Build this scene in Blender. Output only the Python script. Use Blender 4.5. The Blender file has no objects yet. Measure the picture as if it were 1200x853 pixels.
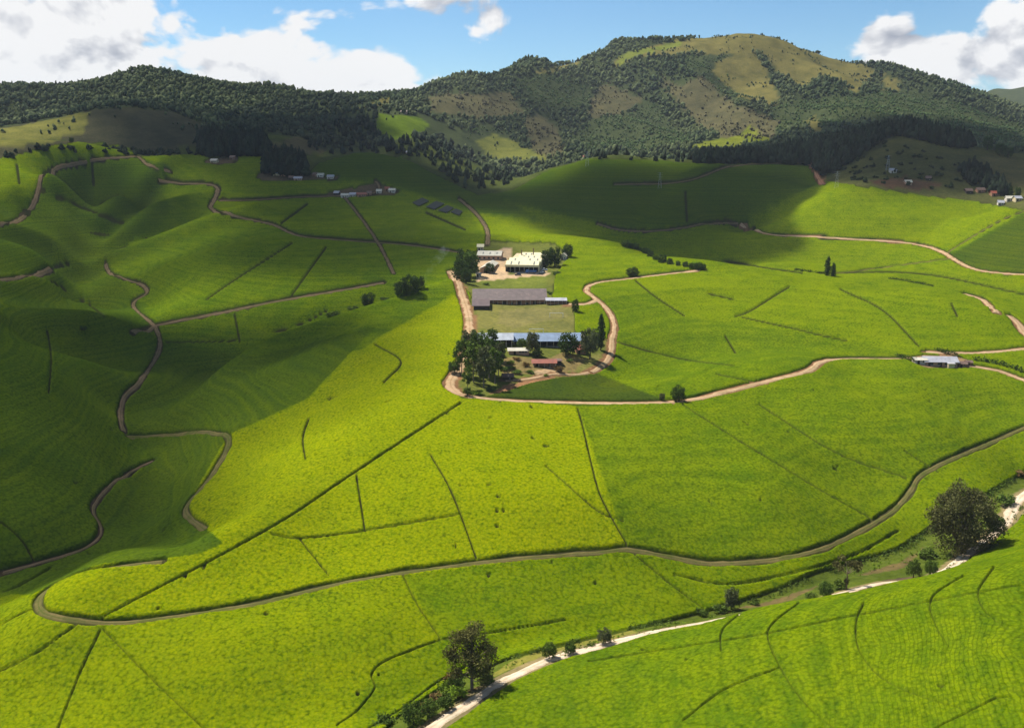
import bpy, math, random
import numpy as np
from mathutils import Vector, Matrix
random.seed(7)
rng = np.random.default_rng(11)
scene = bpy.context.scene
C = scene.collection

# ------------------------------------------------------------------ camera
CAM_Z, LENS = 125.0, 33.0
PITCH = math.atan((426.5 - 165.0) / 1100.0)
cam_d = bpy.data.cameras.new('camera')
cam = bpy.data.objects.new('camera', cam_d); C.objects.link(cam)
cam.location = (0, 0, CAM_Z); cam.rotation_euler = (math.pi / 2 - PITCH, 0, 0)
cam_d.lens = LENS; cam_d.sensor_width = 36.0; cam_d.clip_start = 1.0; cam_d.clip_end = 60000
scene.camera = cam

# ------------------------------------------------------------------ sun, sky, exposure
SUN = np.array([-0.44, 0.34, 0.83]); SUN /= np.linalg.norm(SUN)
sd = bpy.data.lights.new('sun', 'SUN'); sd.energy = 5.0; sd.angle = math.radians(0.6); sd.color = (1.0, 0.95, 0.86)
so = bpy.data.objects.new('sun', sd); C.objects.link(so)
so.rotation_euler = Vector(SUN.tolist()).to_track_quat('Z', 'Y').to_euler(); so.location = (0, 0, 3000)
scene.view_settings.view_transform = 'Standard'; scene.view_settings.look = 'None'
scene.view_settings.gamma = 1.0; scene.view_settings.use_curve_mapping = False
scene.view_settings.exposure = 0.75
try:
    scene.cycles.use_denoising = True
    scene.cycles.max_bounces = 6; scene.cycles.diffuse_bounces = 2; scene.cycles.transparent_max_bounces = 12
    scene.cycles.volume_bounces = 0
except Exception: pass

world = bpy.data.worlds.new('World'); scene.world = world; world.use_nodes = True
def build_world():
    nt = world.node_tree; N = nt.nodes; L = nt.links
    for n in list(N): N.remove(n)
    out = N.new('ShaderNodeOutputWorld'); bg = N.new('ShaderNodeBackground'); L.new(bg.outputs[0], out.inputs[0])
    bg.inputs[1].default_value = 0.069
    sky = N.new('ShaderNodeTexSky'); sky.sky_type = 'NISHITA'; sky.sun_disc = False
    sky.sun_elevation = math.asin(SUN[2]); sky.sun_rotation = math.atan2(SUN[0], SUN[1])
    sky.altitude = 1700; sky.air_density = 1.0; sky.dust_density = 0.15; sky.ozone_density = 3.0
    tc = N.new('ShaderNodeTexCoord')
    def vmath(op, a, b=None):
        n = N.new('ShaderNodeVectorMath'); n.operation = op
        for i, v in enumerate((a, b)):
            if v is None: continue
            if isinstance(v, tuple): n.inputs[i].default_value = v
            else: L.new(v, n.inputs[i])
        return n
    def fmath(op, a, b=None, c=None, clamp=False):
        n = N.new('ShaderNodeMath'); n.operation = op; n.use_clamp = clamp
        for i, v in enumerate((a, b, c)):
            if v is None: continue
            if isinstance(v, (int, float)): n.inputs[i].default_value = v
            else: L.new(v, n.inputs[i])
        return n.outputs[0]
    d = tc.outputs['Generated']
    def puff(off):
        # broad masses plus rounded billows
        big = fbm(off, 7.0, 6, 0.54, 0.3)
        v = vmath('ADD', d, off).outputs[0]; v = vmath('MULTIPLY', v, (1.0, 1.0, 1.35)).outputs[0]
        wn = N.new('ShaderNodeTexNoise'); wn.inputs['Scale'].default_value = 22; wn.inputs['Detail'].default_value = 2; L.new(v, wn.inputs['Vector'])
        wv = vmath('SCALE', wn.outputs['Color']); wv.inputs['Scale'].default_value = 0.035; v = vmath('ADD', v, wv.outputs[0]).outputs[0]
        acc = None
        for sc, am in ((26.0, 0.10), (62.0, 0.06)):
            vo = N.new('ShaderNodeTexVoronoi'); vo.feature = 'F1'; vo.inputs['Scale'].default_value = sc; L.new(v, vo.inputs['Vector'])
            t = fmath('MULTIPLY', fmath('SUBTRACT', 0.5, vo.outputs['Distance']), am); acc = t if acc is None else fmath('ADD', acc, t)
        return fmath('ADD', big, acc)
    def fbm(off, scale, detail=9, rough=0.56, dist=0.25):
        v = vmath('ADD', d, off).outputs[0]
        v = vmath('MULTIPLY', v, (1.0, 1.0, 1.7)).outputs[0]
        n = N.new('ShaderNodeTexNoise'); n.inputs['Scale'].default_value = scale
        n.inputs['Detail'].default_value = detail; n.inputs['Roughness'].default_value = rough
        n.inputs['Distortion'].default_value = dist
        L.new(v, n.inputs['Vector']); return n.outputs[0]
    n1 = puff((0, 0, 0)); n2 = puff((-0.010, 0.0, 0.017))
    # cloud banks: (azimuth deg, elevation deg, angular radius deg, lift)
    bank = None
    for az, el, r, lift in CLOUD_BANKS:
        a, e = math.radians(az), math.radians(el)
        c = (math.sin(a) * math.cos(e), math.cos(a) * math.cos(e), math.sin(e))
        df = vmath('SUBTRACT', d, c).outputs[0]
        df = vmath('MULTIPLY', df, (1.0, 1.0, 1.6)).outputs[0]
        ln = vmath('LENGTH', df).outputs['Value']
        q = fmath('DIVIDE', ln, math.radians(r))
        g = fmath('MULTIPLY', fmath('POWER', 2.718, fmath('MULTIPLY', fmath('MULTIPLY', q, q), -1.0)), lift)
        bank = g if bank is None else fmath('ADD', bank, g)
    dens = fmath('ADD', n1, bank)
    dens2 = fmath('ADD', n2, bank)
    mr = N.new('ShaderNodeMapRange'); mr.interpolation_type = 'SMOOTHSTEP'
    mr.inputs[1].default_value = 0.565; mr.inputs[2].default_value = 0.64
    L.new(dens, mr.inputs[0]); alpha = mr.outputs[0]
    lit = fmath('MULTIPLY_ADD', fmath('SUBTRACT', n1, n2), 4.0, 0.90)
    soft = fmath('MULTIPLY_ADD', fbm((0.3, 0.1, 0.2), 5.0, 4, 0.5), -0.9, 0.45)
    lit = fmath('ADD', lit, soft)
    ramp = N.new('ShaderNodeValToRGB'); r = ramp.color_ramp
    r.elements[0].position = 0.18; r.elements[0].color = (3.3, 3.5, 4.1, 1)
    r.elements[1].position = 0.85; r.elements[1].color = (8.6, 8.5, 8.4, 1)
    m = r.elements.new(0.5); m.color = (5.2, 5.3, 5.7, 1)
    L.new(lit, ramp.inputs[0])
    mix = N.new('ShaderNodeMix'); mix.data_type = 'RGBA'
    L.new(fmath('MULTIPLY', alpha, 0.97), mix.inputs['Factor']); L.new(vmath('MULTIPLY', sky.outputs[0], (0.74, 0.97, 1.06)).outputs[0], mix.inputs[6]); L.new(ramp.outputs[0], mix.inputs[7])
    L.new(mix.outputs[2], bg.inputs[0])
CLOUD_BANKS = [(-31, 7.0, 8, .21), (-24, 3.2, 5, .22), (-20, 7.5, 4, .18), (-16, 3.4, 3.6, .20), (-12.5, 6.2, 2.2, .17), (-9, 3.0, 2.6, .18), (-7.4, 5.0, 1.9, .17), (-4.2, 4.1, 1.2, .08), (-29, 3.0, 4, .08),
               (-5.0, 7.4, 1.8, .13), (-0.8, 6.3, 2.4, .13), (20.6, 5.4, 1.7, .24), (22.6, 4.0, 2.4, .23), (28.4, 4.4, 2.5, .24), (26.0, 3.6, 2.6, .16),
               (10, 7, 8, -.15), (-10.0, 8.0, 1.3, -.10), (-14, 5.0, 0.8, -.06), (21, 9.5, 4, -.10)]
build_world()

# ------------------------------------------------------------------ helpers: noise, pixels of the survey photograph, interpolation
def vnoise(x, y, seed=0):
    xi = np.floor(x).astype(np.int64); yi = np.floor(y).astype(np.int64)
    fx = x - xi; fy = y - yi; fx = fx * fx * (3 - 2 * fx); fy = fy * fy * (3 - 2 * fy)
    def h(a, b):
        n = (a * 374761393 + b * 668265263 + seed * 974634777) & 0x7fffffff
        n = ((n ^ (n >> 13)) * 1274126177) & 0x7fffffff
        return ((n ^ (n >> 16)) & 0xffff) / 65535.0
    return (h(xi, yi) * (1 - fx) + h(xi + 1, yi) * fx) * (1 - fy) + (h(xi, yi + 1) * (1 - fx) + h(xi + 1, yi + 1) * fx) * fy
def fbm(x, y, octv=4, seed=0, gain=0.5):
    s = 0; a = 1.0; t = 0
    for o in range(octv):
        s = s + a * vnoise(x * 2 ** o + 17.3 * o, y * 2 ** o - 9.1 * o, seed + o); t += a; a *= gain
    return s / t
FPX = 1100.0
cp, sp = math.cos(PITCH), math.sin(PITCH)
def ray(px, py):
    a = (np.asarray(px, float) - 600) / FPX; b = (426.5 - np.asarray(py, float)) / FPX
    return a, cp + b * sp, b * cp - sp            # world dx, dy, dz
def proj(X, Y, Z):
    dz = Z - CAM_Z
    f = Y * cp - dz * sp; u = Y * sp + dz * cp
    f = np.maximum(f, 1e-3)
    return 600 + FPX * X / f, 426.5 - FPX * u / f
def at_z(px, py, z):
    dx, dy, dz = ray(px, py); t = (z - CAM_Z) / dz
    return dx * t, dy * t
def at_d(px, py, D):
    dx, dy, dz = ray(px, py); t = D / np.hypot(dx, dy)
    return dx * t, dy * t, CAM_Z + dz * t

def inpoly(px, py, poly):
    pa = np.asarray(poly, float); full = np.zeros(np.shape(px), bool); lo = pa.min(0); hi = pa.max(0)
    sel = np.nonzero((px >= lo[0]) & (px <= hi[0]) & (py >= lo[1]) & (py <= hi[1]))
    if len(sel[0]) == 0: return full
    px = px[sel]; py = py[sel]; c = np.zeros(len(px), bool); m = len(poly); j = m - 1
    for i in range(m):
        xi, yi = poly[i]; xj, yj = poly[j]
        if yi != yj:
            c ^= ((yi > py) != (yj > py)) & (px < (xj - xi) * (py - yi) / (yj - yi) + xi)
        j = i
    full[sel] = c
    return full
def dist_line(px, py, pts, reach=1e9):
    best = np.full(np.shape(px), 1e9); pts = np.asarray(pts, float)
    if reach < 1e8:
        lo = pts.min(0) - reach; hi = pts.max(0) + reach
        sel = np.nonzero((px > lo[0]) & (px < hi[0]) & (py > lo[1]) & (py < hi[1]))
        if len(sel[0]) == 0: return best
        ax, ay = px[sel], py[sel]; b = np.full(len(ax), 1e9); order = np.argsort(ax); ax = ax[order]; ay = ay[order]
        for (x0, y0), (x1, y1) in zip(pts[:-1], pts[1:]):
            k0 = np.searchsorted(ax, min(x0, x1) - reach); k1 = np.searchsorted(ax, max(x0, x1) + reach)
            if k1 <= k0: continue
            qx, qy = ax[k0:k1], ay[k0:k1]; L2 = (x1 - x0) ** 2 + (y1 - y0) ** 2 + 1e-9
            t = np.clip(((qx - x0) * (x1 - x0) + (qy - y0) * (y1 - y0)) / L2, 0, 1)
            b[k0:k1] = np.minimum(b[k0:k1], np.hypot(qx - x0 - t * (x1 - x0), qy - y0 - t * (y1 - y0)))
        bb = np.empty_like(b); bb[order] = b; best[sel] = bb
        return best
    for (x0, y0), (x1, y1) in zip(pts[:-1], pts[1:]):
        L2 = (x1 - x0) ** 2 + (y1 - y0) ** 2 + 1e-9
        t = np.clip(((px - x0) * (x1 - x0) + (py - y0) * (y1 - y0)) / L2, 0, 1)
        best = np.minimum(best, np.hypot(px - x0 - t * (x1 - x0), py - y0 - t * (y1 - y0)))
    return best
def P_(s): return [tuple(map(float, t.split(','))) for t in s.split()]
def smooth_line(pts, step=4.0):
    p = np.array(pts, float)
    if len(p) < 3: return p
    q = np.vstack([2 * p[0] - p[1], p, 2 * p[-1] - p[-2]]); out = []
    for i in range(1, len(q) - 2):
        p0, p1, p2, p3 = q[i - 1], q[i], q[i + 1], q[i + 2]; m = max(2, int(np.hypot(*(p2 - p1)) / step))
        for t in np.linspace(0, 1, m, endpoint=False):
            out.append(0.5 * ((2 * p1) + (-p0 + p2) * t + (2 * p0 - 5 * p1 + 4 * p2 - p3) * t * t + (-p0 + 3 * p1 - 3 * p2 + p3) * t ** 3))
    out.append(p[-1]); return np.array(out)

# ------------------------------------------------------------------ terrain: surveyed heights (pixel, height) and (pixel, distance)
HZ = """1200 853 30|1200 760 31|1200 700 31|1200 662 29|1100 678 23|1000 697 16|900 713 11|820 736 6|1050 853 22|900 853 14|700 853 4|900 780 15|1050 760 22|700 800 4|1120 720 27
1190 645 12|450 835 -4|520 800 -3|600 755 -2|700 735 -2|820 715 -2|900 692 -1|1000 660 0|1090 620 2|1200 555 5|510 853 0|580 805 0|650 770 0|745 747 1|1060 680 2|1130 655 4|1165 620 5|1200 580 7
50 700 5|130 730 4|300 712 5|430 685 6|550 660 6|650 650 6|740 645 6|870 660 3|950 645 4|1030 600 6|1072 560 9|1200 500 13|300 800 -1|300 853 -5|130 853 -4|0 853 -4|0 780 -1|0 720 1|450 760 0|600 700 2
0 680 -3|80 668 -4|150 640 -2|190 600 0|185 545 2|150 512 4|265 635 5|215 600 4|270 512 10|310 620 12|420 555 18|540 470 25|130 690 8|200 665 9
700 560 17|700 500 22|900 560 16|900 480 22|1000 430 25|1100 430 25|1200 430 24|600 600 13|400 620 11|850 600 10|500 540 20|1100 500 18
525 450 26|560 465 25|700 470 24|780 470 24|880 450 26|960 425 28|1050 420 28|630 400 31|545 370 34|640 375 33|610 350 36|612 322 40|600 283 44|720 330 37|700 420 28|720 390 30|780 430 25|800 400 26|850 360 32|950 380 31
1100 380 31|1200 400 27|1200 350 33|1100 340 36|970 320 38|830 318 39|1050 330 37|1200 320 42|1080 285 47|950 275 49|870 265 51|1150 260 60
560 250 58|530 275 50|480 290 48|430 335 37|300 358 30|185 380 20|400 385 26|470 400 32|400 450 25|300 470 17|250 430 13|330 400 19|200 480 8|300 500 14|230 460 10|200 430 10|165 420 11|140 480 6|180 400 13|125 320 28|170 340 24|155 360 19
250 300 46|250 250 63|350 275 53|160 290 38|380 230 70|0 260 63|50 250 65|110 240 65|110 280 45|80 320 28|100 350 20|0 330 43|50 300 48|30 350 33|0 390 34|100 386 27|150 394 19|0 500 20|60 450 25|100 500 13|0 600 10|60 600 7|100 560 6|110 430 22|0 650 3|720 290 46|650 285 46"""
HD = """450 215 1000|300 200 1060|430 180 1120|350 190 1090|250 190 1120|180 195 1060|100 168 1080|50 175 1040|0 188 1000|60 215 920|480 225 980|520 205 1050
1000 235 870|1190 240 850|960 205 1000|1080 225 910|1050 162 1060|1060 152 1090|990 178 1030|830 190 1030|900 190 1030|1130 168 1090|1200 187 1060|1150 205 980|1100 195 980
700 186 1060|650 200 1030|600 225 980|850 197 1000|800 215 930|740 235 880|800 255 820|700 255 830|720 275 770|640 262 850|600 235 930|760 187 1080|890 225 900|580 222 1150|560 195 1420|600 200 1350
0 104 1800|60 97 1800|120 94 1800|180 86 1800|230 92 1800|300 99 1800|360 104 1800|400 107 1820|0 150 1440|150 126 1340|70 138 1330|0 153 1290|230 145 1340|120 172 1210|40 180 1180|260 170 1200|340 163 1240|330 180 1170|400 140 1420|300 130 1500|470 145 1420|430 110 1900|480 165 1250
520 98 1930|600 84 2000|655 78 2050|700 68 2120|760 58 2200|800 51 2250|850 44 2300|890 42 2300|950 54 2320|1000 72 2320|1060 90 2320|1100 100 2320|1150 118 2350|1200 150 2200
700 180 1420|620 185 1400|740 150 1680|690 130 1800|600 130 1720|530 130 1600|800 165 1480|900 140 1780|860 100 2030|820 120 1850|780 90 2020|1100 150 1750|1000 140 1750|1000 110 2000|1180 165 1600|640 150 1600|1200 175 1350|1160 175 1300|660 110 1880|950 95 2080"""
cx, cy, cz = [], [], []
for t in HZ.replace('\n', '|').split('|'):
    a, b, z = map(float, t.split()); x, y = at_z(a, b, z); cx.append(x); cy.append(y); cz.append(z)
for t in HD.replace('\n', '|').split('|'):
    a, b, d = map(float, t.split()); x, y, z = at_d(a, b, d); cx.append(x); cy.append(y); cz.append(z)
# ground nobody sees from here: behind the crests, behind the camera position and out to the sides (azimuth deg, distance, height)
HW = """0 90 2|-20 90 -4|20 100 20|35 110 28|35 200 30|-35 100 -8|-35 220 -2|-40 400 25|40 330 20|40 480 30|-40 700 60|40 700 55|-40 1100 110|38 1000 100|-38 1500 190|38 1500 130
-25 2300 150|-12 2400 130|0 2700 170|8 3000 180|15 3000 190|22 3000 150|28 2900 110|-38 2300 180|38 2300 150|25.5 1270 100|22 1250 92|13 1200 78|18 1200 88|5 1200 78|-25 1160 100|-28 510 20|-24 535 16|-26 540 18|-9 1220 92|-28 4500 160|0 4800 180|29 4200 330|27.5 4200 318|24 4600 200"""
for t in HW.replace('\n', '|').split('|'):
    a, d, z = map(float, t.split()); a = math.radians(a); cx.append(d * math.sin(a)); cy.append(d * math.cos(a)); cz.append(z)
cx, cy, cz = map(np.array, (cx, cy, cz))
def uv_of(X, Y): return np.arctan2(X, Y), np.log(np.maximum(np.hypot(X, Y), 20.0))
cu, cv = uv_of(cx, cy)
def tps(r2): return 0.5 * r2 * np.log(r2 + 1e-12)
n = len(cu)
K = tps((cu[:, None] - cu) ** 2 + (cv[:, None] - cv) ** 2) + np.eye(n) * 2e-5
# heights are divided by distance^0.75 so near and far control points weigh alike
wgt = np.exp(cv) ** 0.75
A = np.zeros((n + 3, n + 3)); A[:n, :n] = K; P = np.c_[np.ones(n), cu, cv]; A[:n, n:] = P; A[n:, :n] = P.T
sol = np.linalg.solve(A, np.r_[(cz / wgt), 0, 0, 0])
def height(X, Y, detail=True):
    X = np.asarray(X, float); Y = np.asarray(Y, float); sh = X.shape
    X = X.ravel(); Y = Y.ravel(); u, v = uv_of(X, Y); out = np.empty(len(u))
    for i in range(0, len(u), 20000):
        s = slice(i, i + 20000)
        out[s] = tps((u[s, None] - cu) ** 2 + (v[s, None] - cv) ** 2) @ sol[:n] + sol[n] + sol[n + 1] * u[s] + sol[n + 2] * v[s]
    D = np.exp(v); out *= D ** 0.75
    if detail:
        for line, amp, w in _rel:
            dl = dist_line(X, Y, line, 3 * w); m = dl < 3 * w
            out[m] += amp * np.exp(-(dl[m] / w) ** 2)
        near = np.clip((D - 120) / 150, 0, 1) * np.clip((1500 - D) / 300, 0, 1)
        out += near * 3.0 * (fbm(X / 62, Y / 62, 3, 5) - 0.5)
        far = np.clip((D - 1250) / 500, 0, 1)
        rid = 1 - np.abs(2 * fbm(X / 260 + 0.3 * Y / 260, Y / 420, 3, 9) - 1)
        out += far * np.where(u < -0.12, 0.45, 1.0) * ((rid - 0.75) * 62 + 26 * (fbm(X / 90, Y / 120, 3, 21) - 0.5))
    return out.reshape(sh)

# ridges and gullies running down the slopes (survey line, rise in metres, half-width in metres)
RELIEF = [("205,190 165,225 115,258", 9, 13), ("250,235 195,250 150,283", 10, 14), ("300,250 210,280 130,305", 8, 14), ("180,232 140,262 120,285", -5, 10), ("230,255 170,285 135,298", -5, 10),
 ("105,205 108,250 95,300 85,330 105,360", -12, 17), ("20,235 70,265 115,282", 8, 12), ("0,275 60,290 90,305", 8, 12), ("0,345 60,345 102,361", 8, 12),
 ("60,215 90,245 105,262", 5, 14), ("150,330 200,320 300,300", 4, 22), ("150,318 180,345 175,375", -4, 12),
 ("520,346 400,380 290,428 225,468", 7, 16), ("470,345 370,380 250,425 195,490 175,540", -8, 16), ("480,372 400,402 330,440", 3, 16),
 ("60,690 150,666 240,655 330,600", 3.5, 12), ("0,394 60,389 100,388 150,396", 7, 22), ("30,400 20,480 20,560", 4, 25), ("100,660 160,610 180,550", -3, 14),
 ("520,462 420,512 330,572 280,600", 3.5, 20), ("270,512 225,590 262,640", 2.5, 9), ("340,500 420,470 470,440", 2.0, 14),
 ("640,258 720,277 790,293 840,303", -6, 25), ("570,284 650,284 720,292 780,306 830,318", 5, 22),
 ("955,208 920,240 880,268", -7, 22), ("1010,222 950,250 900,272", 5, 22), ("840,200 790,240 770,262", 5, 20), ("790,200 755,235 740,255", -5, 20), ("720,190 650,204 600,226", 6, 26),
 ("840,300 1000,300 1120,325 1200,345", -3, 25), ("450,840 520,801 600,757 700,738 820,714 900,692 1000,660 1090,620 1200,555", -1.6, 5),
 ("700,440 850,398 1050,408", -2.5, 18), ("1000,350 1080,360 1170,390", 2.5, 16), ("560,420 560,340 590,300", 1.5, 15), ("640,500 760,560 860,640", -1.6, 18), ("900,470 980,540 1040,590", -1.5, 14),
 ("60,760 200,780 420,740", 2.0, 14), ("380,470 330,500 270,530", -2.0, 10), ("450,600 560,580 680,600", 1.2, 14), ("690,360 800,345 900,335", 3.5, 26), ("720,440 850,408 1000,398", -3, 22), ("1080,362 1150,378", 5, 26), ("1000,445 1100,478 1200,470", -3, 18), ("830,520 900,540 1010,560", -2.2, 14), ("760,300 900,300 1040,305", -4, 22), ("880,285 1000,262 1150,262", 5, 24), ("700,590 800,620 880,600", 2.0, 14), ("150,640 100,700 60,760", 2.5, 12)]
_rel = []
def base_hit(px, py):
    D = np.exp(np.linspace(math.log(120), math.log(1600), 500)); res = []
    for a, b in zip(px, py):
        dx, dy, dz = ray(a, b); hh = math.hypot(dx, dy); X = D * dx / hh; Y = D * dy / hh
        g = CAM_Z + D * dz / hh - height(X, Y, False); k = int((g <= 0).argmax()) if (g <= 0).any() else 499
        res.append((X[k], Y[k]))
    return res

for line, amp, w in RELIEF:
    ll = smooth_line(P_(line), 30); _rel.append((base_hit(ll[:, 0], ll[:, 1]), amp, w))

# lattice of the terrain: dense where the land lies near, open far away
zn_d = np.array([90, 200, 300, 450, 600, 750, 900, 1100, 1250]); zn_z = np.array([-3, 0, 12, 28, 40, 50, 64, 92, 104])
dd = np.linspace(95, 1250, 6000); yy = 165 + FPX * (CAM_Z - np.interp(dd, zn_d, zn_z)) / dd
ys = np.r_[np.arange(yy[0], 1130, -14), np.arange(1130, 905, -1.7), np.arange(905, yy[-1], -1.15)]
Drow = np.interp(ys, yy[::-1], dd[::-1])
Drow = np.r_[Drow, np.exp(np.arange(math.log(1250), math.log(2700), 0.0055))[1:], np.exp(np.arange(math.log(2700), math.log(6600), 0.04))]
AZ = np.r_[np.radians(np.arange(-52, -30.5, 0.8)), np.arange(math.radians(-30.2), math.radians(30.2), 1.25 / FPX), np.radians(np.arange(30.9, 52, 0.8))]
NA, ND = len(AZ), len(Drow)
GX = np.sin(AZ)[:, None] * Drow[None]; GY = np.cos(AZ)[:, None] * Drow[None]
GZ = height(GX, GY)
# pull the land below the skyline of the photograph where the added relief would poke out
PX, PY = proj(GX, GY, GZ)
EL = (GZ - CAM_Z) / Drow[None]
RM = np.maximum.accumulate(EL, axis=1)
VIS = EL >= RM - 0.0006
def sample(X, Y):
    a = np.clip(np.interp(np.arctan2(X, Y), AZ, np.arange(NA)), 0, NA - 1.001); r = np.clip(np.interp(np.hypot(X, Y), Drow, np.arange(ND)), 0, ND - 1.001)
    i = a.astype(int); j = r.astype(int); fa = a - i; fr = r - j
    return (GZ[i, j] * (1 - fa) + GZ[i + 1, j] * fa) * (1 - fr) + (GZ[i, j + 1] * (1 - fa) + GZ[i + 1, j + 1] * fa) * fr
def hit(px, py):
    """where the line of sight through a survey pixel meets the land: X, Y, Z"""
    px = np.atleast_1d(np.asarray(px, float)); py = np.atleast_1d(np.asarray(py, float))
    dx, dy, dz = ray(px, py); hh = np.hypot(dx, dy); az = np.arctan2(dx, dy); sl = dz / hh
    a = np.clip(np.interp(az, AZ, np.arange(NA)), 0, NA - 1.001); i = a.astype(int); fa = (a - i)[:, None]
    col = GZ[i] * (1 - fa) + GZ[i + 1] * fa
    gap = CAM_Z + sl[:, None] * Drow[None] - col
    under = gap <= 0; k = np.where(under.any(1), under.argmax(1), ND - 1); k = np.maximum(k, 1)
    ii = np.arange(len(k)); g0 = gap[ii, k - 1]; g1 = gap[ii, k]; f = np.clip(g0 / (g0 - g1 + 1e-9), 0, 1)
    D = Drow[k - 1] + (Drow[k] - Drow[k - 1]) * f
    D = np.where(under.any(1), D, 2200)
    X = np.sin(az) * D; Y = np.cos(az) * D
    return X, Y, sample(X, Y)

# ------------------------------------------------------------------ mesh and tag helpers
def mesh_np(name, co, faces, mat=None, smooth=True):
    """faces: (n,4) or (n,3) int array"""
    me = bpy.data.meshes.new(name); k = faces.shape[1]
    me.vertices.add(len(co)); me.vertices.foreach_set('co', np.ascontiguousarray(co, dtype=np.float32).ravel())
    me.loops.add(faces.size); me.loops.foreach_set('vertex_index', np.ascontiguousarray(faces, dtype=np.int32).ravel())
    me.polygons.add(len(faces)); me.polygons.foreach_set('loop_start', np.arange(0, faces.size, k, dtype=np.int32))
    me.polygons.foreach_set('use_smooth', np.full(len(faces), smooth))
    me.update(calc_edges=True)
    if mat: me.materials.append(mat)
    return me
def link(name, me, parent=None, loc=None, rz=0.0):
    o = bpy.data.objects.new(name, me); C.objects.link(o)
    if parent is not None: o.parent = parent
    if loc is not None: o.location = loc
    if rz: o.rotation_euler = (0, 0, rz)
    return o
def tag(o, label=None, cat=None, group=None, kind=None):
    for k, v in (('label', label), ('category', cat), ('group', group), ('kind', kind)):
        if v: o[k] = v
    return o
def fattr(me, name, arr):
    a = me.attributes.new(name, 'FLOAT', 'POINT'); a.data.foreach_set('value', np.ascontiguousarray(arr, dtype=np.float32).ravel())
def cattr(me, name, arr):
    a = me.attributes.new(name, 'FLOAT_COLOR', 'POINT')
    a.data.foreach_set('color', np.c_[arr, np.ones(len(arr))].astype(np.float32).ravel())

class Nodes:
    """a small wrapper for building node materials"""
    def __init__(s, name, rough=0.9, spec=0.2):
        s.m = bpy.data.materials.new(name); s.m.use_nodes = True; s.nt = s.m.node_tree; s.N = s.nt.nodes; s.L = s.nt.links
        s.b = s.N['Principled BSDF']; s.b.inputs['Roughness'].default_value = rough; s.b.inputs['Specular IOR Level'].default_value = spec
        s.out = s.N['Material Output']
    def put(s, sock, v):
        if isinstance(v, bpy.types.NodeSocket): s.L.new(v, sock)
        elif isinstance(v, tuple) and len(v) == 3 and sock.type == 'RGBA': sock.default_value = (*v, 1)
        else: sock.default_value = v
    def math(s, op, a, b=None, c=None, clamp=False):
        n = s.N.new('ShaderNodeMath'); n.operation = op; n.use_clamp = clamp
        for i, v in enumerate((a, b, c)):
            if v is not None: s.put(n.inputs[i], v)
        return n.outputs[0]
    def pos(s, obj=True, mul=None):
        v = s.N.new('ShaderNodeTexCoord').outputs['Object'] if obj else s.N.new('ShaderNodeNewGeometry').outputs['Position']
        if mul:
            n = s.N.new('ShaderNodeVectorMath'); n.operation = 'MULTIPLY'; s.L.new(v, n.inputs[0]); n.inputs[1].default_value = mul; v = n.outputs[0]
        return v
    def noise(s, vec, scale, detail=3, rough=0.55, dist=0.0):
        n = s.N.new('ShaderNodeTexNoise'); s.L.new(vec, n.inputs['Vector']); n.inputs['Scale'].default_value = scale
        n.inputs['Detail'].default_value = detail; n.inputs['Roughness'].default_value = rough; n.inputs['Distortion'].default_value = dist
        return n.outputs[0]
    def voro(s, vec, scale, out='Distance', feature='F1'):
        n = s.N.new('ShaderNodeTexVoronoi'); n.feature = feature; s.L.new(vec, n.inputs['Vector']); n.inputs['Scale'].default_value = scale
        return n.outputs[out]
    def range(s, v, a, b, c=0.0, d=1.0, smooth=False):
        n = s.N.new('ShaderNodeMapRange'); s.put(n.inputs[0], v)
        if smooth: n.interpolation_type = 'SMOOTHSTEP'
        for i, q in enumerate((a, b, c, d)): n.inputs[i + 1].default_value = q
        return n.outputs[0]
    def mix(s, f, a, b, mode='MIX'):
        n = s.N.new('ShaderNodeMix'); n.data_type = 'RGBA'; n.blend_type = mode
        s.put(n.inputs['Factor'], f); s.put(n.inputs[6], a); s.put(n.inputs[7], b); return n.outputs[2]
    def attr(s, name, out='Fac'):
        n = s.N.new('ShaderNodeAttribute'); n.attribute_name = name; return n.outputs[out]
    def bump(s, h, strength, dist):
        n = s.N.new('ShaderNodeBump'); n.inputs['Strength'].default_value = strength; n.inputs['Distance'].default_value = dist
        s.L.new(h, n.inputs['Height']); s.L.new(n.outputs[0], s.b.inputs['Normal']); return n
    def color(s, v): s.put(s.b.inputs['Base Color'], v); return s.m

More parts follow.
